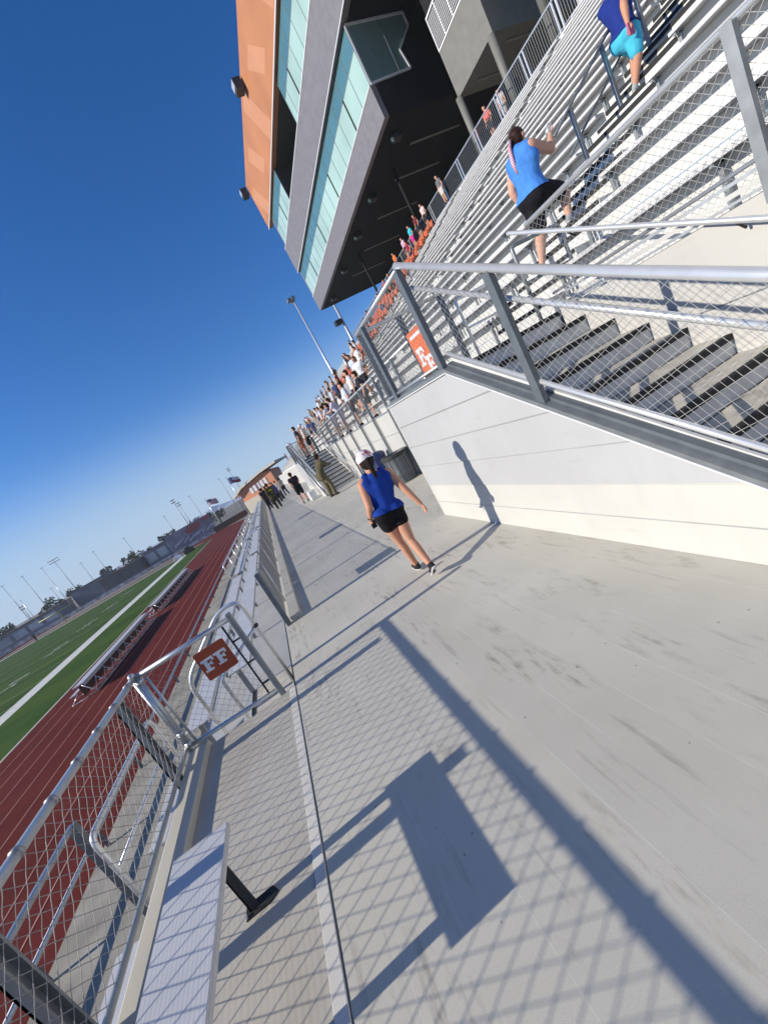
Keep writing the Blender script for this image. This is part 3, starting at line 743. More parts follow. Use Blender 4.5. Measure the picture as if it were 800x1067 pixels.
# orange chair-back seats
cm = MB(); cm.box(-.04,.34,-.22,.22,.40,.44); cm.prism([(.30,.44),(.36,.44),(.44,.84),(.40,.84)], 'y', -.22, .22); cm.box(.28,.33,-.03,.03,0,.40)
chair_me = cm.mesh('chair_back_seat', M['chair'])
ci = 0
for k in range(8, 23):
    for j in range(17):
        if random.random() < .04: continue
        y = 26.2+j*.62
        if ci >= 290: break
        o = bpy.data.objects.new('stadium_seat', chair_me); col.objects.link(o); o.location = (4.05+.66*k, y, tz(k)+.001)
        tag(o, 'orange plastic stadium seat in the block of orange seats', 'seat', 'orange stadium seats in the upper bleachers'); ci += 1

# ------------------------------------------------------------------ top concourse
t = thing('concourse', 'dark covered concourse under the press box behind the top row', 'concourse', (20,20,11.4))
ZT = 11.42
MB().box(rx(NR)+.025,30,0,52,ZT-.3,ZT).build('floor', M['concrete'], t)
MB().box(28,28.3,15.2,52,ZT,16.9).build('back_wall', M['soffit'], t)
MB().box(21.2,21.5,-6,14.6,ZT,21.8).build('wall', M['panel_white'], t)
for y in (15.0,17.75,20.9,29.0,40.0):
    zt_ = 14.74 if y < 21 else 17.0
    if y == 15.0: zt_ = 22
    MB().tube([(20.0,y,ZT),(20.0,y,zt_)], .19 if y < 22 else .12, 14).build('column', M['core'] if y < 22 else M['soffit'], t, True)  # farther columns take the soffit black: their shade is put into the colour
t = thing('concourse_railing', 'metal picket railing along the top row in front of the dark concourse', 'railing', (19.3,20,ZT))
RX = 19.32
MB().box(RX-.03,RX+.03,2,50,ZT+1.14,ZT+1.19).build('top_rail', M['galv'], t)
MB().box(RX-.02,RX+.02,2,50,ZT+.10,ZT+.13).build('bottom_rail', M['galv'], t)
y = 2.0; pk = MB()
while y < 50:
    MB().box(RX-.03,RX+.03,y-.03,y+.03,ZT,ZT+1.14).build('post', M['galv_light'], t)
    if y < 30: MB().box(RX-.03,RX+.03,y+.18,y+.23,ZT,ZT+1.14).build('post', M['galv_light'], t)
    yy = y+.3
    while yy < y+1.9: pk.box(RX-.008,RX+.008,yy-.008,yy+.008,ZT+.13,ZT+1.14); yy += .12
    y += 2.0
struct(pk.build('picket', M['steel_mid'], t), 'stuff')

# ------------------------------------------------------------------ press box building
BX = 17.5
t = thing('press_box', 'angular multi storey press box clad in orange and grey with mint glass bands', 'building', (BX,30,17))
YF = 51.3; YN = 3
MB().box(BX,BX+.35,24,YF,17.02,18.8).build('lower_cladding', M['grey_clad'], t)
MB().box(BX-.03,BX+.34,24.05,YF+.02,18.802,18.87).build('trim', M['white_trim'], t)
MB().box(BX+.04,BX+.3,YN,YF-.3,22.06,24.9).build('middle_cladding', M['grey_clad'], t)
MB().box(BX-.2,BX+.039,YN,YF+.1,22.02,24.95).build('middle_cladding', M['grey_clad'], t)
MB().box(BX-.23,BX-.201,YN,YF+.12,21.99,22.06).build('trim', M['white_trim'], t); MB().box(BX-.23,BX-.201,YN,YF+.12,24.90,24.98).build('trim', M['white_trim'], t)
ob = MB().box(BX-.25,BX+.3,YN,YF+1.6,28.4,33.6).build('orange_cladding', M['orange_clad'], t)
MB().box(BX-.29,BX-.251,YN,YF+1.6,28.32,28.44).build('trim', M['white_trim'], t)
# lighter diagonal fins on the orange band
for i, y in enumerate((48.5,43.5,38,33,27.5,22.5,16)):
    z0 = 29.2+(i%3)*.5
    MB().prism([(y,28.6+i%2),(y+2.4,32.2+i%3*.5),(y+4.4,32.2+i%3*.5),(y+2.0,28.6+i%2)], 'x', BX-.256, BX-.2505).build('light_panel', M['orange_clad2'], t)
# glazing bands
def glaze(y0, y1, z0, z1, x, split, name='window'):
    w_ = MB().box(x,x+.03,y0,y1,z0,z0+(z1-z0)*split).build(name, M['glass_mint'], t)
    MB().box(x+.001,x+.031,y0,y1,z0+(z1-z0)*split+.001,z1).build('pane', M['glass_blue'], w_)
    mb = MB(); y = y0
    while y < y1-.1:
        mb.box(x-.02,x-.001,y-.02,y+.02,z0,z1); y += 1.6
    mb.box(x-.018,x-.0015,y0,y1,z0+(z1-z0)*split-.015,z0+(z1-z0)*split+.015)
    mb.build('frame', M['glass_mint'] if name == 'x' else M['steel_mid'], w_)
    mb = MB()
    y = y0+3.2
    while y < y1-.1: mb.box(x-.06,x-.021,y-.05,y+.05,z0,z1*.0+z0+(z1-z0)*split); y += 6.4
    mb.build('mullion', M['dark'], w_)
glaze(24.05, YF-.2, 18.87, 21.98, BX+.06, .62)
glaze(43.2, YF-.4, 24.98, 28.3, BX+.0, .62)
glaze(YN, 34.3, 24.98, 28.3, BX+.0, .62)
MB().box(BX+2.5,BX+2.6,34.4,43.1,24.98,28.3).build('recess_wall', M['dark'], t)
MB().box(BX+.0,BX+2.5,34.32,34.4,24.98,28.3).build('recess_side', M['glass_dark'], t)
MB().box(BX+.0,BX+2.5,43.1,43.18,24.98,28.3).build('recess_side', M['dark'], t)
MB().box(BX+.31,BX+2.6,34.3,43.2,24.9,24.97).build('recess_floor', M['concrete'], t)
MB().box(BX+.31,BX+2.6,34.3,43.2,28.31,28.39).build('recess_ceiling', M['dark'], t)
# soffits
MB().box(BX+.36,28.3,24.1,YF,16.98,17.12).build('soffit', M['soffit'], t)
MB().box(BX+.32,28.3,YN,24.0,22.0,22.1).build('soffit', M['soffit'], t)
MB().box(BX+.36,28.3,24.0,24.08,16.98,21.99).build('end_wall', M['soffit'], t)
MB().box(BX+.05,28.3,YF-.28,YF,17.13,33.5).build('end_wall', M['grey_clad'], t)
MB().box(BX+.31,28.3,YN,YF-.3,33.2,33.5).build('roof', M['roof'], t)
MB().box(28.31,28.6,YN,YF,17.13,33.4).build('back_wall', M['grey_clad'], t)
MB().box(BX+.31,28.3,YN-.2,YN,22.1,33.4).build('end_wall', M['grey_clad'], t)
# notched window on the return wall
zp = [(BX+.05,21.93),(21.5,21.75),(21.5,21.05),(20.3,20.0),(20.5,18.95),(BX+.05,18.82)]
wn = MB().prism(zp, 'y', 23.93, 23.98).build('return_window', M['glass_dark'], t)
fr = MB()
for i in range(len(zp)):
    a, b = zp[i], zp[(i+1)%len(zp)]; fr.beam((a[0],23.90,a[1]), (b[0],23.90,b[1]), .10, .09 if i != 5 else .05, (0,1,0))
fr.build('frame', M['white_trim'], wn)
mb = MB()
for x in (18.6,19.7): mb.beam((x,23.91,18.86),(x,23.91,21.9),.03,.03,(0,1,0))
mb.build('mullion', M['steel_mid'], wn)
# stair core hanging from the soffit
MB().box(20.0,26,17.6,20.95,14.74,17.06).build('stair_core', M['core'], t)
MB().box(20.05,26,17.65,20.9,17.07,21.98).build('stair_core_top', M['soffit'], t)
lv = MB(); lv.box(19.98,20.04,17.6,20.95,17.07,17.16); lv.box(19.98,20.04,17.6,20.95,18.6,18.7)
yy = 17.6
while yy < 20.96: lv.box(19.98,20.04,yy-.03,yy+.03,17.16,18.6); yy += .83
for i in range(1, 12): lv.box(20.0,20.03,17.6,20.95,17.16+.12*i-.02,17.16+.12*i+.02)
lv.build('louvre', M['white_trim'], t)
for y in (27.0,30.4,35,40,45): MB().box(20.7,25,y-.08,y+.08,16.93,16.975).build('strip_light', M['fixture'], t)
for (x0, x1, y) in ((20.8,22.3,20.1),(21.4,23.6,18.3)): MB().box(x0,x1,y-.06,y+.06,14.69,14.735).build('strip_light', M['fixture'], t)
for y in (25.5,31.2,36.1,42.1,48.5):
    mb = MB(); mb.box(18.5,19.1,y-.3,y+.3,16.6,16.9); mb.tube([(18.8,y,16.9),(18.8,y,16.98)], .06, 8); o = mb.build('soffit_lamp', M['dark'], t)
    MB().tube([(18.5,y,16.72),(18.44,y,16.68)], .13, 12).build('lens', M['glass_mint'], o)
for y, s_ in ((39.7,1.0),(53.2,.85)):
    mb = MB(); z_ = 33.0
    mb.box(BX-1.15,BX-.4,y-.45*s_,y+.45*s_,z_-.4,z_+.5); mb.box(BX-.4,BX-.25,y-.08,y+.08,z_-.2,z_+.1); o = mb.build('floodlight', M['dark'], t)
    MB().box(BX-1.20,BX-1.151,y-.4*s_,y+.4*s_,z_-.1,z_+.45).build('lens', M['galv_light'], o)
    MB().box(BX-1.12,BX-.45,y-.42*s_,y+.42*s_,z_+.501,z_+.53).build('hood', M['galv_light'], o)

# ------------------------------------------------------------------ trash cans
def lathe(prof, n=28):
    mb = MB(); m = len(prof)
    for k in range(n):
        a = 2*math.pi*k/n
        mb.v += [(p[0]*math.cos(a), p[0]*math.sin(a), p[1]) for p in prof]
    for k in range(n):
        for i in range(m-1): mb.f.append((k*m+i, ((k+1)%n)*m+i, ((k+1)%n)*m+i+1, k*m+i+1)); mb.mi.append(0)
    return mb
def trash(name, loc, m_, label, cat, rt, hgt):
    t = thing(name, label, cat, loc)
    mb = lathe([(.0,.0),(rt*.82,.0),(rt*.84,.03),(rt*.9,.25),(rt*.915,.26),(rt*.915,.30),(rt*.905,.31),(rt*.97,hgt-.06),(rt*1.04,hgt-.055),(rt*1.06,hgt-.02),(rt*1.03,hgt),(rt*.94,hgt),(rt*.9,hgt-.1),(rt*.8,.1),(0,.1)])
    b_ = mb.build('body', m_, None, auto=True); b_.parent = t
    mb = MB()
    for a in range(0,360,30): mb.box(rt*.93,rt*.965,-.012,.012,.1,hgt-.1)
    rb = MB()
    for a in range(0,360,24):
        c, s_ = math.cos(R(a)), math.sin(R(a)); rb.tube([(c*rt*.885,s_*rt*.885,.06),(c*rt*.985,s_*rt*.985,hgt-.07)], .009, 5)
    rb_ = rb.build('rib', m_, None); rb_.parent = t
    if name != 'trash_can':
        l2 = MB().sphere((0,0,hgt), rt*1.03, 20, 10, (1,1,.45)).build('lid', m_, None, True); l2.parent = t
    for s_ in ((1,-1) if name == 'trash_can' else ()):
        h = MB().bend([(-.1,s_*rt*.98,hgt-.14),(-.1,s_*(rt*1.12),hgt-.14),(.1,s_*(rt*1.12),hgt-.14),(.1,s_*rt*.98,hgt-.14)], .016, .03, 8).build('handle', m_, None); h.parent = t
    return t
t = trash('trash_can', (3.40,10.25,0), M['can'], 'round dark grey trash can standing against the wall past the near stairs', 'trash can', .375, .84)
ln_ = MB(); ln_.tube([(.0,-.36,.86),(.05,-.2,.87)], .03, 6); l_ = MB()
l_ = lathe([(.36,.835),(.40,.84),(.405,.80),(.41,.76),(.385,.755)], 24).build('liner', M['black'], None); l_.parent = t
trash('recycling_bin', (3.42,11.95,0), M['bin_blue'], 'blue recycling bin partly hidden behind the runner head', 'bin', .29, .88)

# ------------------------------------------------------------------ people
def cap(mb, p0, p1, r0, r1, n=12, flat=None):
    """tapered capsule; flat=(axis vector, factor) squashes the section along that axis"""
    p0, p1 = V(p0), V(p1); d = p1-p0; L = d.length
    d = d.normalized() if L > 1e-6 else V((0,0,1))
    up = V((0,0,1)) if abs(d.z) < .9 else V((0,1,0)); a = d.cross(up).normalized(); b = d.cross(a)
    ringv = []; prof = []
    for i in range(4): th = math.pi/2*(1-i/4.); prof.append((-math.sin(th)*r0, math.cos(th)*r0, 0))
    prof.append((0, r0, 0)); prof.append((0, (r0+r1)/2, .5)); prof.append((0, r1, 1))
    for i in range(1, 5): th = math.pi/2*i/4.; prof.append((math.sin(th)*r1, math.cos(th)*r1, 1))
    vs = []
    for off, rr, f in prof:
        c = p0 + d*(L*f+off); rr = max(rr, 1e-4)
        for k in range(n):
            v = (a*math.cos(2*math.pi*k/n)+b*math.sin(2*math.pi*k/n))*rr
            if flat: ax = V(flat[0]).normalized(); v = v - ax*v.dot(ax)*(1-flat[1])
            vs.append(c+v)
    m = len(prof); fs = []
    for i in range(m-1):
        for k in range(n): fs.append((i*n+k, i*n+(k+1)%n, (i+1)*n+(k+1)%n, (i+1)*n+k))
    fs += [tuple(range(n-1,-1,-1)), tuple((m-1)*n+k for k in range(n))]
    return mb._add(vs, fs)
def fuse(mb, name, voxel, smooth=4):
    """union the overlapping pieces into one continuous smooth skin"""
    me = mb.mesh(name+'_tmp', [], True); o = bpy.data.objects.new(name+'_tmp', me); col.objects.link(o)
    m = o.modifiers.new('r','REMESH'); m.mode = 'VOXEL'; m.voxel_size = voxel; m.use_smooth_shade = True
    s = o.modifiers.new('s','SMOOTH'); s.factor = .5; s.iterations = smooth
    dg = bpy.context.evaluated_depsgraph_get(); dg.update()
    out = bpy.data.meshes.new_from_object(o.evaluated_get(dg)); out.name = name
    bpy.data.objects.remove(o); bpy.data.meshes.remove(me)
    out.polygons.foreach_set('use_smooth', [True]*len(out.polygons))
    return out
def lerp(a, b, t): return V(a)*(1-t)+V(b)*t

def human(J, S=1.0, voxel=.014, build=1.0, sleeves='tank', legs='short', face=None, fingers=True, hem=.0, long_hair=True, tight=0):
    """J: joint dict in world space; returns dict of meshes"""
    F = V(face).normalized()                 # facing direction (horizontal)
    Rr = F.cross(V((0,0,1))).normalized()    # to the person's right
    up = (V(J['neck'])-V(J['hip'])).normalized()
    out = {}
    b = MB(); w_ = build
    hc = V(J['head']); fl = (F, .80)
    # head: skull, jaw, nose, ears, neck
    b.sphere(hc+up*.01*S, .089*S, 14, 10, (1,1,1.14)); cap(b, hc+F*.018*S-up*.01, hc+F*.032*S-up*.072*S, .07*S, .046*S)
    b.sphere(hc+F*.099*S-up*.02*S, .015*S, 8, 6, (1,1,1.4)); b.sphere(hc+F*.082*S-up*.056*S, .02*S, 8, 6)
    for s_ in (1,-1): b.sphere(hc+Rr*s_*.088*S-up*.01*S, .02*S, 8, 6, (.6,.8,1.4)); b.sphere(hc+F*.08*S+Rr*s_*.032*S+up*.005, .016*S, 8, 6)
    nk = V(J['neck']); cap(b, nk-up*.02, hc-up*.06*S, .058*S*w_**.5, .052*S*w_**.5)
    shL, shR, hp = V(J['shL']), V(J['shR']), V(J['hip'])
    chest = lerp(nk, hp, .32); waist = lerp(nk, hp, .68)
    cap(b, lerp(shL,nk,.15), lerp(shR,nk,.15), .062*S, .062*S); cap(b, nk-up*.05, chest, .10*S, .128*S*w_, 14, (F,.78)); 
    for s_, sh in ((-1,shL),(1,shR)): cap(b, lerp(sh,nk,.35)-up*.05, waist+Rr*s_*.04*S, .085*S*w_, .09*S*w_, 12, (F,.85))
    cap(b, chest, waist, .13*S*w_, .118*S*w_, 14, (F,.8)); cap(b, waist, hp, .12*S*w_, .14*S*w_, 14, (F,.85))
    hl, hr = hp-Rr*.085*S, hp+Rr*.085*S
    for h_ in (hl,hr): b.sphere(h_-F*.035*S, .105*S*w_, 10, 8)
    for k, h_ in (('L',hl),('R',hr)):
        kn, an, to = V(J['kn'+k]), V(J['an'+k]), V(J['toe'+k])
        cap(b, h_, lerp(h_,kn,.5), .098*S*w_, .083*S*w_); cap(b, lerp(h_,kn,.5), kn, .083*S*w_, .056*S*w_)
        back = -F if abs((kn-an).normalized().dot(F)) < .8 else V((0,0,1))
        cap(b, kn, lerp(kn,an,.3)+back*.012, .054*S*w_, .056*S*w_); cap(b, lerp(kn,an,.3)+back*.012, an, .056*S*w_, .036*S)
    for k, sh in (('L',shL),('R',shR)):
        el, ha = V(J['el'+k]), V(J['ha'+k])
        cap(b, sh, el, .060*S*w_, .044*S*w_); cap(b, el, lerp(el,ha,.3), .045*S*w_, .044*S*w_); cap(b, lerp(el,ha,.3), ha, .044*S*w_, .028*S)
        d = (ha-el).normalized(); side = V(J.get('palm'+k, Rr)).normalized(); nrm = d.cross(side).normalized()
        curl = V(J.get('curl'+k, F)).normalized()
        pc = ha+d*.05*S
        cap(b, ha, pc+d*.02*S, .027*S, .034*S, 10, (nrm,.55))
        if fingers:
            for i, (o_, ln_, rr) in enumerate(((-.028,.062,.0088),(-.0095,.072,.0092),(.0095,.068,.009),(.028,.054,.0082))):
                a0 = pc+side*o_*S+d*.02*S; a1 = a0+d*ln_*.5*S+curl*.012*S; a2 = a1+d*ln_*.36*S+curl*.03*S
                cap(b, a0, a1, rr*S*1.1, rr*S, 6); cap(b, a1, a2, rr*S, rr*S*.8, 6)
            t0 = ha+d*.025*S-side*.022*S; t1 = t0-side*.03*S+d*.03*S+curl*.01; cap(b, t0, t1, .0125*S, .0105*S, 6); cap(b, t1, t1+d*.03*S+side*.006*S+curl*.008, .0105*S, .009*S, 6)
        else: cap(b, pc, pc+d*.07*S+curl*.02*S, .026*S, .015*S, 8, (nrm,.5))
    out['body'] = fuse(b, 'body', voxel*(.62 if fingers else 1), 5 if fingers else 3)
    # shirt and shorts: the same torso forms pushed outwards, so cloth always covers the body
    g = .012*S
    def torso(mb, e, low=True, strap=False):
        for s_, sh in ((-1,shL),(1,shR)): cap(mb, lerp(sh,nk,.35)-up*.05, waist+Rr*s_*.04*S, .085*S*w_+e, .09*S*w_+e, 12, (F,.88))
        cap(mb, chest, waist, .13*S*w_+e, .118*S*w_+e, 14, (F,.83))
        if low: lower(mb, e)
    def lower(mb, e):
        cap(mb, waist, hp, .12*S*w_+e, .14*S*w_+e, 14, (F,.88))
        for h_ in (hl,hr): mb.sphere(h_-F*.035*S, .105*S*w_+e, 12, 9)
    s = MB(); e = g*(2.0 if sleeves != 'long' else 2.4); torso(s, e*.8); lower(s, e)
    for k, h_ in (('L',hl),('R',hr)): cap(s, h_, h_-up*.10*S, .098*S*w_+e, .10*S*w_+e)
    for s_, sh in ((-1,shL),(1,shR)):
        inn = .42 if sleeves == 'tank' else .1
        cap(s, lerp(sh,nk,inn)+up*(.036 if sleeves == 'tank' else .01), lerp(sh,nk,.34)-up*.12*S, (.047 if sleeves == 'tank' else .07)*S*w_**.5, .098*S*w_, 12, (F,.92))
        el = V(J['el'+('L' if s_ < 0 else 'R')]); ha = V(J['ha'+('L' if s_ < 0 else 'R')])
        if sleeves == 'tee': cap(s, sh, lerp(sh,el,.5), .073*S*w_, .066*S*w_)
        if sleeves == 'long': cap(s, sh, el, .075*S*w_, .06*S*w_); cap(s, el, lerp(el,ha,.95), .06*S*w_, .045*S*w_)
    cap(s, nk-up*.075*S, chest, .105*S*w_+g, .135*S*w_+g, 14, (F,.88))
    me_ = fuse(s, 'shirt', voxel, 3)
    if sleeves != 'long':
        bm = bmesh.new(); bm.from_mesh(me_)
        bmesh.ops.bisect_plane(bm, geom=bm.verts[:]+bm.edges[:]+bm.faces[:], plane_co=hp+up*(.02-hem)*S, plane_no=up, clear_inner=True)
        bm.to_mesh(me_); bm.free()
    out['shirt'] = me_
    p = MB(); lower(p, g*.95)
    for k, h_ in (('L',hl),('R',hr)):
        kn, an = V(J['kn'+k]), V(J['an'+k])
        if legs == 'short': cap(p, h_, lerp(h_,kn,.34), .098*S*w_+g*1.2, .090*S*w_+g*1.4)
        elif legs == 'mid': cap(p, h_, lerp(h_,kn,.5), .098*S*w_+g, .083*S*w_+g*1.3); cap(p, lerp(h_,kn,.5), lerp(h_,kn,.78), .083*S*w_+g*1.3, .072*S*w_+g*1.4)
        else: cap(p, h_, lerp(h_,kn,.5), .10*S*w_+g, .085*S*w_+g); cap(p, lerp(h_,kn,.5), kn, .085*S*w_+g, .064*S*w_+g); cap(p, kn, lerp(kn,an,.95), .068*S*w_+g, .055*S*w_+g)
    me_ = fuse(p, 'shorts', voxel, 3)
    bm = bmesh.new(); bm.from_mesh(me_)
    bmesh.ops.bisect_plane(bm, geom=bm.verts[:]+bm.edges[:]+bm.faces[:], plane_co=hp+up*.11*S, plane_no=up, clear_outer=True)
    bm.to_mesh(me_); bm.free()
    out['shorts' if legs != 'long' else 'trousers'] = me_
    # shoes
    for k in 'LR':
        an, to = V(J['an'+k]), V(J['toe'+k]); sh = MB(); d = (to-an); dn_ = d.normalized()
        sole_up = V(J.get('sole'+k, (0,0,1))).normalized()
        heel = an-dn_*.035*S-sole_up*.045*S; ball = to-sole_up*.0*S
        cap(sh, heel, lerp(heel,ball,.55), .036*S, .042*S, 10); cap(sh, lerp(heel,ball,.55), ball-dn_*.03*S, .042*S, .036*S, 10, (sole_up,.7)); cap(sh, an+sole_up*.01, an-sole_up*.03*S, .042*S, .042*S)
        out['shoe'+k] = fuse(sh, 'shoe', .011, 3)
        so_ = MB(); cap(so_, heel-sole_up*.022*S, ball-dn_*.02*S-sole_up*.026*S, .038*S, .038*S, 10, (sole_up,.35)); out['sole'+k] = fuse(so_, 'sole', .009, 2)
    # hair
    h = MB(); h.sphere(hc-F*.016*S+up*.024*S, .098*S, 14, 10, (1,1,1.06)); h.sphere(hc-F*.03*S-up*.02*S, .087*S, 12, 8)
    if long_hair: cap(h, hc-F*.10*S+up*.0*S, nk-F*.085*S-up*.05*S, .042*S, .02*S, 10)
    out['hair'] = fuse(h, 'hair', voxel, 2)
    return out
def place(out, label, cols, loc0, group=None, S=1):
    t = thing('person', label, 'person', loc0, group)
    for k, me in out.items():
        base = {'shoeL':'shoe','shoeR':'shoe','soleL':'sole','soleR':'sole'}.get(k, k)
        me.transform(Matrix.Translation(-V(loc0)))
        if not me.materials: me.materials.append(cols[base])
        else: me.materials[0] = cols[base]
        o = bpy.data.objects.new(base, me); col.objects.link(o); o.parent = t
    return t
SK = skinmat((.50,.25,.16)); SK2 = skinmat((.56,.31,.22)); SK3 = skinmat((.36,.17,.10))
# --- runner walking away
J = dict(head=(1.10,4.30,1.475), neck=(1.09,4.27,1.33), hip=(1.025,4.25,.86), shL=(.92,4.27,1.275), shR=(1.255,4.27,1.235),
    elL=(.855,4.20,1.03), haL=(.83,4.37,.87), elR=(1.30,4.15,1.0), haR=(1.36,4.10,.78),
    knL=(.995,4.34,.47), anL=(1.05,4.42,.085), toeL=(1.045,4.57,.04), knR=(1.085,4.20,.45), anR=(1.075,3.94,.17), toeR=(1.07,4.03,.05),
    soleR=(0,-.72,.69), palmL=(0,1,0), palmR=(0,1,0), curlL=(.6,.4,0), curlR=(-.6,.4,0))
J['soleR'] = (0,.75,.66)
out = human(J, .97, .012, .95, 'tank', 'short', (0,1,0), True, .0)
w1 = place(out, 'woman in royal blue tank top and black shorts walking away on the walkway', dict(body=SK, shirt=cloth((.008,.04,.27)), shorts=cloth((.006,.006,.008)), shoe=cloth((.02,.02,.022)), sole=cloth((.65,.65,.62)), hair=cloth((.012,.008,.006), .8)), (1.03,4.25,0))
def child(mb, name, m_, parent, smooth=True): return mb.build(name, m_, parent, smooth)
hb = MB(); hc = V(J['head']); hb.sphere(hc+V((0,-.010,.03)), .104, 16, 10, (1,1,1.0)); me = fuse(hb, 'headscarf', .012, 1)
pm, pnt, pb = nodes('patterned_scarf')
vor = pnt.nodes.new('ShaderNodeTexVoronoi'); vor.inputs['Scale'].default_value = 26; tcn = pnt.nodes.new('ShaderNodeTexCoord'); pnt.links.new(tcn.outputs['Object'], vor.inputs['Vector'])
pnt.links.new(mixc(pnt, mathn(pnt, 'GREATER_THAN', noise(pnt, tcn.outputs['Object'], 22, 2), .58), (.68,.66,.68), (.5,.05,.06)), pb.inputs['Base Color']); pb.inputs['Roughness'].default_value = .8
# keep only the upper part of the scarf
bm = bmesh.new(); bm.from_mesh(me); bmesh.ops.bisect_plane(bm, geom=bm.verts[:]+bm.edges[:]+bm.faces[:], plane_co=hc+V((0,0,.0)), plane_no=V((0,.25,1)), clear_inner=True)
bm.to_mesh(me); bm.free(); me.transform(Matrix.Translation(-V((1.03,4.25,0)))); me.materials.append(pm)
o = bpy.data.objects.new('headscarf', me); col.objects.link(o); o.parent = w1; o.location = (0,0,.004)
mb = MB(); wl = lerp(J['elL'],J['haL'],.88); mb.tube([wl-V((0,0,.012)), wl+V((0,0,.012))], .034, 14); child(mb, 'watch', M['black'], w1)
mb = MB(); pc = V(J['haL'])+V((-.01,.03,-.07)); pc = pc+V((0,.03,0)); mb.box(pc.x-.01,pc.x+.05,pc.y-.035,pc.y-.025,pc.z-.05,pc.z+.05); tag(mb.build('phone', M['black']), 'black phone held in the left hand of the walking runner', 'phone')
# --- woman climbing the aisle, light blue tank
J = dict(head=(5.43,5.0,4.20), neck=(5.33,5.0,4.05), hip=(5.33,5.0,3.44), shL=(5.33,5.18,3.96), shR=(5.36,4.80,3.96),
    elL=(5.25,5.24,3.70), haL=(5.32,5.26,3.48), elR=(5.66,4.80,3.83), haR=(5.80,4.85,4.02),
    knL=(5.30,5.10,3.0), anL=(5.10,5.10,2.57), toeL=(5.25,5.10,2.525), knR=(5.76,4.92,3.32), anR=(5.68,4.92,2.98), toeR=(5.83,4.92,2.935),
    palmR=(0,1,0), curlR=(0,.5,.5), palmL=(1,0,0), curlL=(1,0,0))
out = human(J, 1.06, .014, 1.32, 'tank', 'mid', (1,0,0), True, .0)
w2 = place(out, 'woman in light blue tank top and black shorts climbing the aisle steps', dict(body=SK2, shirt=cloth((.06,.22,.62)), shorts=cloth((.008,.008,.012)), shoe=cloth((.3,.3,.32)), sole=cloth((.6,.6,.6)), hair=cloth((.03,.012,.008), .5)), (5.3,5.0,2.5))
fm, fnt, fb = nodes('striped_bandana'); tcn = fnt.nodes.new('ShaderNodeTexCoord'); sx = fnt.nodes.new('ShaderNodeSeparateXYZ'); fnt.links.new(tcn.outputs['Object'], sx.inputs[0])
fnt.links.new(mixc(fnt, mathn(fnt, 'GREATER_THAN', mathn(fnt, 'FRACT', mathn(fnt, 'MULTIPLY', sx.outputs['Z'], 34)), .5), (.55,.16,.24), (.62,.50,.55)), fb.inputs['Base Color'])
mb = MB(); mb.tube([(5.27,4.98,4.2),(5.20,4.97,4.1),(5.17,4.97,3.92),(5.17,4.97,3.78)], .03, 8, [.015,.024,.032,.015]); child(mb, 'bandana', fm, w2)
mb = MB(); mb.tube([(5.78,4.86,4.05),(5.88,4.88,4.14)], .035, 10); tag(mb.build('water_bottle', M['galv_light'], None, True), 'pale bottle raised in the hand of the woman in light blue', 'bottle')
# --- woman higher in the aisle, navy shirt and teal shorts
J = dict(head=(8.15,5.05,5.68), neck=(8.07,5.05,5.53), hip=(8.03,5.05,4.92), shL=(8.03,5.23,5.44), shR=(8.06,4.87,5.44),
    elL=(8.30,5.26,5.28), haL=(8.46,5.28,5.14), elR=(7.84,4.83,5.18), haR=(7.80,4.83,4.94),
    knL=(8.30,5.16,4.80), anL=(8.10,5.16,4.415), toeL=(8.24,5.16,4.37), knR=(8.0,4.96,4.58), anR=(7.75,4.96,4.21), toeR=(7.89,4.96,4.165),
    palmR=(0,1,0), curlR=(.5,.5,0), palmL=(0,1,0), curlL=(.3,0,-.3))
out = human(J, 1.02, .014, 1.12, 'tee', 'mid', (1,0,0), True, -.02)
w3 = place(out, 'woman in navy shirt and bright teal shorts higher up the near aisle', dict(body=SK, shirt=cloth((.012,.03,.20)), shorts=cloth((.06,.42,.60)), shoe=cloth((.32,.36,.36)), sole=cloth((.55,.5,.3)), hair=cloth((.012,.008,.006), .8)), (8.0,5.05,4.1))
mb = MB(); mb.box(7.74,7.86,4.80,4.83,4.78,4.93); tag(mb.build('phone_case', cloth((.45,.12,.22)), bevel=.01), 'pink phone held low by the woman in teal shorts', 'phone')

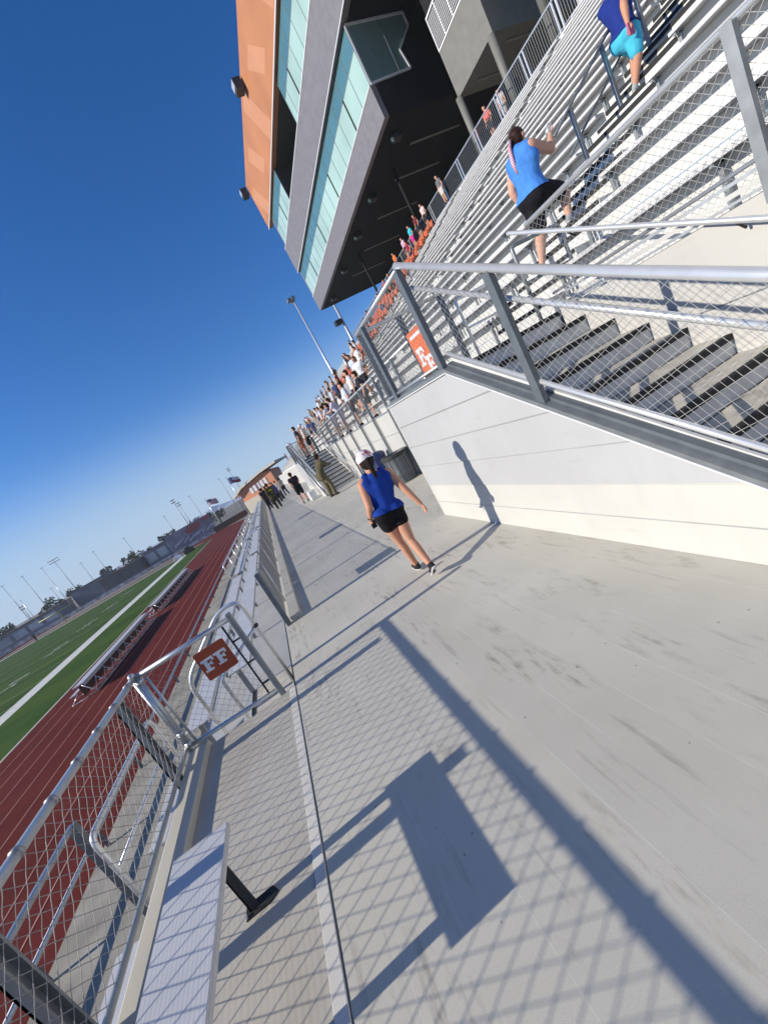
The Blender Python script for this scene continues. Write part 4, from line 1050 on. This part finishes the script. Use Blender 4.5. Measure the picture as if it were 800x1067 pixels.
# --- crowd: three reusable bodies at origin, facing +y
def pose(kind):
    if kind == 'stand':
        return dict(head=(0,.02,1.58), neck=(0,0,1.42), hip=(0,0,.92), shL=(-.18,0,1.36), shR=(.18,0,1.36), elL=(-.24,-.02,1.10), haL=(-.24,.06,.86), elR=(.24,-.02,1.10), haR=(.24,.06,.86),
            knL=(-.10,.03,.50), anL=(-.11,0,.08), toeL=(-.12,.15,.04), knR=(.10,.02,.50), anR=(.11,0,.08), toeR=(.12,.15,.04), palmL=(0,1,0), palmR=(0,1,0))
    if kind == 'lean':
        return dict(head=(0,.16,1.52), neck=(0,.10,1.37), hip=(0,-.06,.90), shL=(-.18,.10,1.31), shR=(.18,.10,1.31), elL=(-.24,.26,1.10), haL=(-.14,.44,1.10), elR=(.24,.26,1.10), haR=(.14,.44,1.10),
            knL=(-.10,-.01,.49), anL=(-.12,-.05,.08), toeL=(-.12,.10,.04), knR=(.10,.05,.49), anR=(.11,.03,.08), toeR=(.12,.18,.04), palmL=(1,0,0), palmR=(1,0,0))
    return dict(head=(0,.05,1.57), neck=(0,.02,1.42), hip=(0,0,.91), shL=(-.18,.02,1.36), shR=(.18,.02,1.36), elL=(-.23,-.12,1.12), haL=(-.22,-.02,.90), elR=(.23,.14,1.13), haR=(.19,.33,1.02),
            knL=(-.09,.16,.50), anL=(-.09,.14,.09), toeL=(-.09,.29,.04), knR=(.09,-.02,.49), anR=(.09,-.22,.13), toeR=(.09,-.08,.05), palmL=(0,1,0), palmR=(0,1,0))
PROTO = {}
def proto(kind, sleeves, legs, lh):
    key = (kind, sleeves, legs, lh)
    if key not in PROTO:
        out = human(pose(kind), 1.0, .024, 1.05, sleeves, legs, (0,1,0), False, -.02, lh)
        PROTO[key] = out
        for me in out.values(): me.materials.clear(); me.materials.append(SK)
    return PROTO[key]
def crowd(x, y, z, rz, label, shirt, pants=(.02,.02,.03), skin=SK, hair=(.02,.012,.008), kind='stand', sleeves='tee', legs='mid', lh=False, S=1., group='people standing in the bleachers'):
    t = thing('person', label, 'person', (x,y,z), group); t.rotation_euler = (0,0,R(rz)); t.scale = (S,S,S)
    for k, me in proto(kind, sleeves, legs, lh).items():
        base = {'shoeL':'shoe','shoeR':'shoe','soleL':'sole','soleR':'sole'}.get(k, k)
        o = bpy.data.objects.new(base, me); col.objects.link(o); o.parent = t
        o.material_slots[0].link = 'OBJECT'
        o.material_slots[0].material = {'body':skin,'shirt':cloth(shirt),'shorts':cloth(pants),'trousers':cloth(pants),'shoe':cloth((.03,.03,.03)),'sole':cloth((.4,.4,.4)),'hair':cloth(hair,.8)}[base]
    return t
W = (.62,.62,.64); PB = (.45,.52,.66); DK = (.02,.022,.03); OR = (.5,.12,.03)
G1 = 'people on the walkway'
p_ = crowd(2.28,16.2,0,-70,'man in tan and olive work gear bending beside the far staircase',(.10,.085,.05),(.12,.10,.06),SK3,kind='lean',sleeves='long',legs='long',S=1.14,group=G1)
crowd(1.42,19.9,0,5,'person in black t-shirt and black shorts walking away past the far stairs',(.025,.016,.022),(.008,.008,.01),SK,kind='walk',S=1.02,group=G1)
o = crowd(.25,26.0,0,10,'firefighter in dark gear with yellow bands on the far walkway',(.06,.055,.03),(.03,.028,.02),SK,kind='walk',sleeves='long',legs='long',S=1.08,group=G1)
mb = MB()
for z in (1.02,1.22): mb.tube([(.25,26.02,z*1.08-.02),(.25,26.02,z*1.08+.04)], .165, 14)
for z in (.35,): pass
bnd = mb.mesh('band', cloth((.5,.55,.04))); bnd.transform(Matrix.Translation(V((-.25,-26.0,0)))); ob_ = bpy.data.objects.new('reflective_band', bnd); col.objects.link(ob_); ob_.parent = o; ob_.matrix_parent_inverse = (Matrix.Rotation(R(10),4,'Z') @ Matrix.Scale(1.08,4)).inverted()
far = [(-.25,30.5,'stocky',DK),(.6,31.5,'tall',(.05,.06,.2)),(.1,33,'short',(.02,.02,.03)),(1.0,34,'slim',(.3,.3,.32)),(-.35,35.5,'broad',(.03,.03,.04)),(.35,37,'tiny',(.04,.08,.3)),(1.5,36,'far',(.35,.33,.3)),(-.2,39,'distant',(.02,.02,.02)),(.9,40,'remote',(.1,.02,.02))]
LB = ['dark clothed person nearest the fence in the far walkway crowd','person in navy top behind the firefighter','person in black behind the firefighter near the fence','person in grey top at the right of the far walkway crowd','dark clothed person by the fence at the middle of the far crowd','person in bright blue top in the far walkway crowd','person in beige top right of the far walkway crowd','person in black at the back of the crowd by the fence','person in dark red top at the back of the far crowd']
for (x,y,_,c), lb in zip(far, LB): crowd(x,y,0,random.uniform(-30,200),lb,c,DK,SK,kind=random.choice(('stand','walk')),sleeves=random.choice(('tee','long')),legs='long',group=G1)
mb = MB(); mb.box(1.62,2.0,19.1,19.45,0,.5); o = mb.build('cooler_bag', cloth((.7,.7,.7)), bevel=.06); tag(o, 'white soft bag standing on the walkway left of the far stairs', 'bag')
# people at the front row rail
front = [(4.05,17.4,'boy in pale blue shirt leaning at the front bleacher rail',PB,'lean'),(4.08,15.9,'boy in pale lilac shirt beside the pale blue one at the rail',(.5,.5,.66),'lean'),
         (4.1,13.9,'teenager in long pale blue top at the front rail',(.48,.54,.68),'stand'),(4.5,13.2,'person in black jacket behind the front rail group',DK,'stand'),(4.7,14.6,'person in white shirt behind the teenagers at the rail',W,'stand')]
for x,y,lb,c,kd in front: crowd(x,y,1.905 if x < 4.6 else tz(1),80,lb,c,(.45,.42,.45) if kd == 'lean' else DK,SK2,kind=kd)
crowd(2.9,21.3,1.88,75,'man in dark printed shirt standing on the far landing',(.045,.04,.055),(.35,.10,.06),SK,kind='stand',S=1.05)
crowd(3.35,21.9,1.88,75,'person in white cap on the far landing',(.5,.5,.5),DK,SK,hair=(.7,.7,.7),S=1.05)
# scattered spectators on the rows (row, y)
ppl = [(9,30.1,'white shirt spectator by the orange seats highest of the rail side group',W),(6,23.6,'dark shirt spectator beside the white bleacher rows',DK),(2,15.3,'white shirt man standing near the front of the bleachers',W),
 (15,38.2,'grey shirt spectator beyond the orange seats high up',(.3,.3,.33)),(5,20.1,'white shirt and teal bottoms spectator in the bleachers',(.68,.68,.68)),(13,67,'distant spectator in grey at the far end of the rows',(.25,.25,.28)),
 (10,56,'distant dark spectator at the far end of the rows',DK),(8,60,'far spectator in pale top on a low row',W),(12,50,'far spectator in navy beyond the orange seats',(.04,.05,.12)),(14,45,'far spectator in black on a high row',DK),
 (9,44,'spectator in brown top past the orange seats',(.12,.07,.05)),(7,40,'spectator in white near the third aisle',W),(11,41,'spectator in grey near the third aisle',(.3,.3,.3)),(6,48,'low row far spectator in black',DK),(5,53,'low row far spectator in grey',(.25,.27,.3)),
 (16,33,'spectator in blue among the orange seats',(.05,.09,.25)),(12,28,'spectator in black among the orange seats',DK),(18,30.5,'spectator in red at the top of the orange seats',(.35,.03,.05)),(9,26.8,'spectator in white at the near edge of the orange seats',W),
 (14,27.2,'spectator in rust orange at the near edge of the orange seats',OR),(20,27.5,'spectator in crimson near the top of the orange seats',(.3,.02,.06)),(11,31.2,'spectator in cream in the middle of the orange seats',(.55,.5,.4)),(17,28.2,'spectator in black high among the orange seats',DK),(4,33,'spectator in white on the low rows under the orange seats',W),(3,36,'spectator in dark blue on the low rows',(.03,.05,.15))]
for k,y,lb,c in ppl: crowd(4.2+.66*k,y,tz(k),random.uniform(60,120),lb,c,random.choice((DK,(.05,.07,.12),(.2,.18,.15))),random.choice((SK,SK2,SK3)),kind=random.choice(('stand','stand','walk')),lh=random.random()<.4)
cols_ = [('white',W),('black',DK),('grey',(.3,.3,.32)),('navy',(.03,.05,.14)),('pale blue',PB),('orange',(.45,.12,.04)),('maroon',(.14,.03,.04)),('tan',(.35,.28,.2))]
ords = ['first','second','third','fourth','fifth','sixth','seventh','eighth','ninth','tenth','eleventh','twelfth','thirteenth','fourteenth','fifteenth','sixteenth']
used_ = set(); rg_ = random.Random(5)
def extra(n, k0, k1, y0, y1, where):
    c_ = 0
    while c_ < n:
        k = rg_.randint(k0, k1); cn, cc = rg_.choice(cols_)
        if (cn, k, where) in used_: continue
        used_.add((cn, k, where)); c_ += 1
        crowd(4.2+.66*k, rg_.uniform(y0, y1), tz(k), rg_.uniform(60,120), 'spectator in %s on the %s row %s' % (cn, ords[k], where), cc, rg_.choice((DK,(.05,.07,.12),(.25,.22,.18))), rg_.choice((SK,SK2,SK3)), kind=rg_.choice(('stand','stand','walk','lean')), lh=rg_.random()<.4, S=rg_.uniform(.93,1.06))
extra(4, 0, 5, 15.5, 21, 'just beyond the trash can wall')
extra(7, 1, 9, 23, 31, 'below the orange seats')
extra(16, 3, 15, 38.8, 72, 'of the far end bleachers')
G2 = 'people on the top concourse'
for x,y,lb,c,pn in ((19.75,19.4,'person in coral shirt leaning on the concourse railing',(.75,.16,.14),DK),(20.1,18.6,'person in pale clothes behind the concourse railing',(.45,.42,.42),(.4,.38,.36)),(19.0,23.9,'person in grey shirt at the top of the rows by the concourse',(.13,.13,.15),(.5,.48,.45)),
   (19.0,26.5,'person in white and pink at the top row',(.6,.45,.47),DK),(19.0,28.9,'person in cyan top and magenta skirt at the top row',(.03,.42,.55),(.55,.03,.25)),(19.0,30.4,'person in lilac shirt at the top row',(.5,.34,.48),DK),(18.9,27.6,'person in dark maroon at the top row',(.12,.02,.03),DK),(19.0,32.5,'person in orange top at the far top row',(.6,.16,.04),DK)):
    crowd(x,y,ZT,90,lb,c,pn,random.choice((SK,SK2)),kind='stand',lh=True,group=G2)

# ------------------------------------------------------------------ far background
YD = 132
def far_building(x0, x1, y, h, m_, label, win=None, roof=None, name='building', d=9):
    t = thing(name, label, 'building', ((x0+x1)/2,y,ZG))
    h *= .9; MB().box(x0,x1,y,y+d,ZG,ZG+h).build('wall', m_, t)
    MB().box(x0-.3,x1+.3,y-.35,y+d+.3,ZG+h,ZG+h+.3).build('roof', roof or M['roof'], t)
    if win:
        wx, nn, z0, z1 = win; step = (x1-x0)/nn
        for i in range(nn):
            c = x0+step*(i+.5); f = MB().box(c-step*.38,c+step*.38,y-.08,y-.01,ZG+z0,ZG+z1).build('window', M['window'], t)
            MB().box(c-step*.38-.05,c+step*.38+.05,y-.11,y-.081,ZG+z0-.08,ZG+z0+.04).build('sill', M['white_trim'], f)
    return t
far_building(-108,-82,112,4.6,M['brick'],'dark red brick building at the far left behind the goal posts')
far_building(-79,-63,126,4.4,M['far_grey'],'grey low building with a row of pale windows behind the goal posts',(0,4,1.6,3.4))
far_building(-62,-53,134,5.6,M['far_grey'],'taller plain grey block beyond the end zone')
far_building(-52.5,-41,130,4.6,M['roof'],'dark open sided shed beyond the end zone',None)
far_building(-40.5,-30,134,5.4,M['far_grey'],'grey building with three large pale windows beyond the end zone',(0,3,1.4,4.0))
far_building(-29,-21.5,140,6.2,M['far_grey'],'plain grey block with an arched roof unit left of the mural')
far_building(-8.3,-.5,128,5.0,M['far_white'],'long cream building under the orange gable at the walkway end',None,M['far_white'])
# gabled orange building at the far end of the walkway
t = thing('gabled_building', 'orange gabled entrance building with pale roof at the end of the walkway', 'building', (-.5,112,ZG))
MB().prism([(-7,ZG),(4.5,ZG),(4.5,4.2),(2.0,4.8),(-5.0,3.6),(-7,2.4)], 'y', 112, 118).build('wall', M['far_orange'], t)
MB().prism([(-8.6,2.2),(-5.2,3.75),(2.0,5.0),(7.5,5.4),(7.5,5.9),(2.0,5.5),(-5.2,4.3),(-8.6,2.8)], 'y', 110.8, 119).build('roof', M['far_white'], t)
MB().box(-7,5,111.6,111.95,ZG,.2).build('base_wall', M['far_white'], t)
mb = MB()
for i in range(5): mb.box(-3.6+i*1.25,-2.75+i*1.25,111.86,111.98,1.2+i*.12,2.9+i*.12)
mb.build('white_marks', M['letter'], t); t.rotation_euler = (0,0,R(-28))
# mural board
t = thing('mural_board', 'long mural banner with red and pale swirls beyond the track bend', 'banner', (-24,128,ZG))
MB().box(-31,-17.6,126.5,126.8,ZG+.2,2.6).build('board', M['banner_dark'], t)
mb = MB()
for i in range(9):
    a = -30+i*1.4; mb.prism([(a,-1.6+.5*math.sin(i*1.7)),(a+1.9,-.9+.5*math.sin(i*1.3)),(a+2.3,-.4+.5*math.sin(i*1.3)),(a+.2,-.9+.5*math.sin(i*1.7))], 'y', 126.44-.004*i, 126.49)
mb.build('pale_swirl', M['banner_pale'], t)
MB().prism([(-25,.2),(-22,.0),(-20.4,1.2),(-21.2,2.3),(-23.6,2.1),(-25.6,1.3)], 'y', 126.36, 126.40).build('red_patch', M['banner_red'], t)
MB().prism([(-20,1.6),(-17.7,1.4),(-17.7,2.5),(-19.6,2.4)], 'y', 126.36, 126.40).build('red_patch', M['banner_red'], t)
mb = MB(); 
for x in (-30.5,-24.3,-18): mb.box(x-.1,x+.1,126.82,127,ZG,2.6)
mb.build('post', M['steel'], t)
# end fence with pale banner strip
t = thing('end_fence', 'low fence with a pale banner strip beyond the end zone', 'fence', (-50,110,ZG))
MB().box(-100,-18,118.0,118.06,ZG+.25,ZG+1.05).build('banner_strip', mat('banner_strip', (.42,.40,.42), .8, 0, .6, .9), t)
mb = MB(); 
for i in range(28): mb.box(-100+i*3-.04,-100+i*3+.04,118.07,118.15,ZG,ZG+1.25)
mb.build('post', M['steel'], t)
t = thing('track_end_wall', 'dark red wall at the head of the running track', 'wall', (-9,120,ZG))
MB().box(-17.5,-3,120,120.4,ZG,ZG+1.6).build('wall', M['brick'], t); MB().box(-17.5,-3,119.9,120.5,ZG+1.6,ZG+1.75).build('coping', M['far_grey'], t)
# goal post
t = thing('goal_post', 'yellow football goal post at the far end of the turf', 'goal post', (-48.4,104,ZG))
gx, gy = -54.0, 106.5
MB().tube([(gx,gy+1.5,ZG),(gx,gy+1.5,ZG+2.4),(gx,gy,ZG+3.05)], .09, 8).build('gooseneck', M['yellow_post'], t, True)
MB().tube([(gx-3.6,gy,ZG+3.05),(gx+3.6,gy,ZG+3.05)], .09, 8).build('crossbar', M['yellow_post'], t, True)
for s_ in (-1,1): MB().tube([(gx+3.6*s_,gy,ZG+3.05),(gx+3.6*s_,gy,ZG+9.5)], .055, 8).build('upright', M['galv_light'], t, True)
# equipment on the sideline
mb = MB(); mb.box(-22.5,-20.2,98,99.2,ZG,ZG+1.1); mb.box(-22.0,-20.9,98.1,99.1,ZG+1.1,ZG+1.6); o = mb.build('equipment_cart', M['black'], bevel=.1); tag(o, 'dark equipment cart parked at the far corner of the field', 'cart')
mb = MB(); mb.prism([(-25.2,ZG),(-22.9,ZG),(-23.3,ZG+.8),(-24.6,ZG+1.0)], 'y', 98, 99); o = mb.build('covered_mat', M['flag_white'], bevel=.08); tag(o, 'white covered mat beside the dark cart at the field corner', 'mat')
crowd(-57,101,ZG,0,'tiny dark figure standing under the far goal post',DK,DK,legs='long',S=1.1,group='people by the field')

# light poles
def pole(px, py, top_z, kind, label, h_arm=2.4):
    t = thing('light_pole', label, 'light pole', (px,py,ZG), 'distant light poles')
    MB().tube([(px,py,ZG),(px,py,top_z)], .2, 8, [.2,.1]).build('mast', M['steel_mid'] if kind != 'white' else M['galv_light'], t, True)
    mb = MB()
    if kind == 'stadium':
        for z in (top_z-.2, top_z-1.5):
            mb.box(px-h_arm,px+h_arm,py-.08,py+.08,z-.08,z+.08)
            for i in range(5): mb.box(px-h_arm+i*h_arm/2-.2,px-h_arm+i*h_arm/2+.2,py-.4,py-.1,z-.22,z+.16)
    else:
        mb.box(px-.9,px+.9,py-.2,py+.2,top_z-.05,top_z+.15)
    mb.build('lamp_head', M['dark'] if kind != 'white' else M['steel_mid'], t)
def from_dir(xy, el, y): return xy*y, y, 1.8+el*y
import mathutils
def dirpx(px, py):
    d = rt*((px-400)/412)+dn*((py-533.5)/412)+fwd; return d.x/d.y, d.z/d.y
PL = [((55,583),230,'stadium','tall stadium light with a wide crossarm above the end zone'),((22,632),230,'stadium','short looking stadium light at the far left'),((2,611),260,'s','leftmost thin light pole'),((23,601),260,'s','second thin light pole from the left'),
 ((43,592),300,'s','third thin light pole from the left'),((53,613),300,'s','small thin pole right of the goal posts'),((84,587),280,'s','thin pole right of the wide crossarm light'),((97,575),260,'s','thin pole above the grey windowed building'),((129,561),280,'s','thin pole above the plain grey block'),
 ((171,538),300,'s','thin pole left of the mural'),((179,521),220,'stadium','left of the paired stadium lights above the mural'),((185,524),240,'stadium','right of the paired stadium lights above the mural'),((197,517),300,'s','thin pole right of the paired lights'),((228,499),300,'s','thin pole left of the orange gable'),((237,488),260,'stadium','stadium light just left of the orange gable')]
for (p, y, kd, lb) in PL:
    a, e = dirpx(*p); x, y, z = from_dir(a, e, y); pole(x, y, z, kd, lb, 2.2 if p == (55,583) else .9)
a, e = dirpx(305,312); x, y, z = from_dir(a, e, 72)
t = thing('light_pole', 'tall white stadium light pole rising behind the bleacher crowd', 'light pole', (x,y,0), 'tall light poles behind the bleachers')
MB().tube([(x,y,ZG),(x,y,z)], .2, 10, [.3,.14]).build('mast', M['galv_light'], t, True)
mb = MB(); mb.box(x-.3,x+.3,y-.9,y+.9,z-.2,z+.25); mb.box(x-1.0,x-.2,y-.6,y+.6,z-.1,z+.3); mb.build('lamp_head', M['steel_mid'], t)
a, e = dirpx(352,325); x, y, z = from_dir(a, e, 58)
t = thing('light_pole', 'white stadium light pole partly hidden by the end of the press box', 'light pole', (x,y,0), 'tall light poles behind the bleachers')
MB().tube([(x,y,ZG),(x,y,z+6)], .2, 10, [.32,.16]).build('mast', M['galv_light'], t, True)
MB().box(x-1.2,x-.2,y-.5,y+.5,z-1.6,z-1.0).build('speaker', M['dark'], t)
# flag poles
def flagpole(px, y, top, label, tex):
    a, e = dirpx(*px); x, y, z = from_dir(a, e, y)
    t = thing('flagpole', label, 'flagpole', (x,y,ZG), 'flagpoles beyond the track')
    MB().tube([(x,y,ZG),(x,y,z)], .11, 8, [.16,.08]).build('pole', M['galv_light'], t, True)
    zt_ = z-.6; W_, Hh = 2.9, 1.7
    def pt(u, v, s=0): return (x+.15+u*W_*.93, y-.35*math.sin(u*7)-.02*s, zt_-v*Hh-.5*u+.12*math.sin(u*6))
    fl_ = MB(); n = 14
    mats_ = [M['flag_red'], M['flag_white'], M['flag_blue']]
    rows = 13 if tex == 'us' else 2
    for j in range(rows):
        for i in range(n):
            u0, u1, v0, v1 = i/n, (i+1)/n, j/rows, (j+1)/rows
            if tex == 'us': fl_.cur = 2 if (u0 < .4 and j < 7) else (0 if j%2 == 0 else 1)
            else: fl_.cur = 2 if u0 < .33 else (1 if j == 0 else 0)
            q = [pt(u0,v0),pt(u1,v0),pt(u1,v1),pt(u0,v1)]
            fl_._add(q+[(a_,b_+.03,c_) for a_,b_,c_ in q], [(0,1,2,3),(7,6,5,4)])
    fl_.build('flag', mats_, t)
flagpole((213,520), 124, 0, 'flagpole with a striped red white and blue flag beyond the mural', 'us')
flagpole((235,497), 112, 0, 'flagpole with a blue white and red flag beside the orange gable', 'tx')
# trees behind the low buildings
def tree(x, y, h, label):
    t = thing('tree', label, 'tree', (x,y,ZG), 'dark trees behind the far buildings')
    MB().tube([(x,y,ZG),(x+.1,y,ZG+h*.5),(x+.2,y,ZG+h*.75)], .2, 7, [.28,.18,.08]).build('trunk', M['bark'], t)
    mb = MB(); rg = random.Random(int(x*10))
    cl = [(x+rg.uniform(-h*.42,h*.42), y+rg.uniform(-h*.3,h*.3), ZG+h*rg.uniform(.45,.92), h*rg.uniform(.10,.2)) for _ in range(12)]
    for cx, cy, cz, cr in cl:
        for _ in range(42):
            d = V((rg.gauss(0,1),rg.gauss(0,1),rg.gauss(0,.8))).normalized()*cr*rg.uniform(.5,1.1); c = V((cx,cy,cz))+d
            a1 = V((rg.uniform(-1,1),rg.uniform(-1,1),rg.uniform(-1,1))).normalized()*h*.05; b1 = a1.cross(V((rg.uniform(-1,1),rg.uniform(-1,1),rg.uniform(-1,1)))).normalized()*h*.04
            mb._add([c-a1,c-b1,c+a1,c+b1], [(0,1,2,3)])
    mb.build('crown', M['leaf'], t)
tx = [(-118,150,9),(-104,146,7.5),(-92,150,7),(-84,144,6.4),(-76,150,7.2),(-68,148,6.4),(-58,152,7),(-50,150,7.2),(-44,146,6.6),(-36,152,7.4),(-27,156,7),(-19,155,6.4)]
for i, (x,y,h) in enumerate(tx): tree(x, y, h, 'dark tree number %d from the left behind the far buildings' % (i+1) if False else ['first','second','third','fourth','fifth','sixth','seventh','eighth','ninth','tenth','eleventh','twelfth','thirteenth','last'][i]+' dark tree from the left behind the far buildings')
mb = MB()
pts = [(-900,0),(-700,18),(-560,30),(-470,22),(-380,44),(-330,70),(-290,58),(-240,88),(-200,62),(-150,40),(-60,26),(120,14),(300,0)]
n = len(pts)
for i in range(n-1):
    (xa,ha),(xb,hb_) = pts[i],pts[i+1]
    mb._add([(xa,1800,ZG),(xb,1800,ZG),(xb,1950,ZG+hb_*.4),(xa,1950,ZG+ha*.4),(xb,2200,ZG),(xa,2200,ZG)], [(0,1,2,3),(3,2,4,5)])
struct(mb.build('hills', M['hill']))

# thin air haze that pales the far end of the stadium
hz_o = struct(MB().box(-330,330,-90,340,ZG-2,46).build('haze', []), 'stuff')
hm_ = bpy.data.materials.new('haze'); hm_.use_nodes = True; hn = hm_.node_tree; hn.nodes.remove(hn.nodes['Principled BSDF'])
pv = hn.nodes.new('ShaderNodeVolumePrincipled'); pv.inputs['Density'].default_value = .0005; pv.inputs['Color'].default_value = (.86,.92,1,1); pv.inputs['Anisotropy'].default_value = .1
hn.links.new(pv.outputs[0], hn.nodes['Material Output'].inputs['Volume']); hz_o.data.materials.append(hm_)
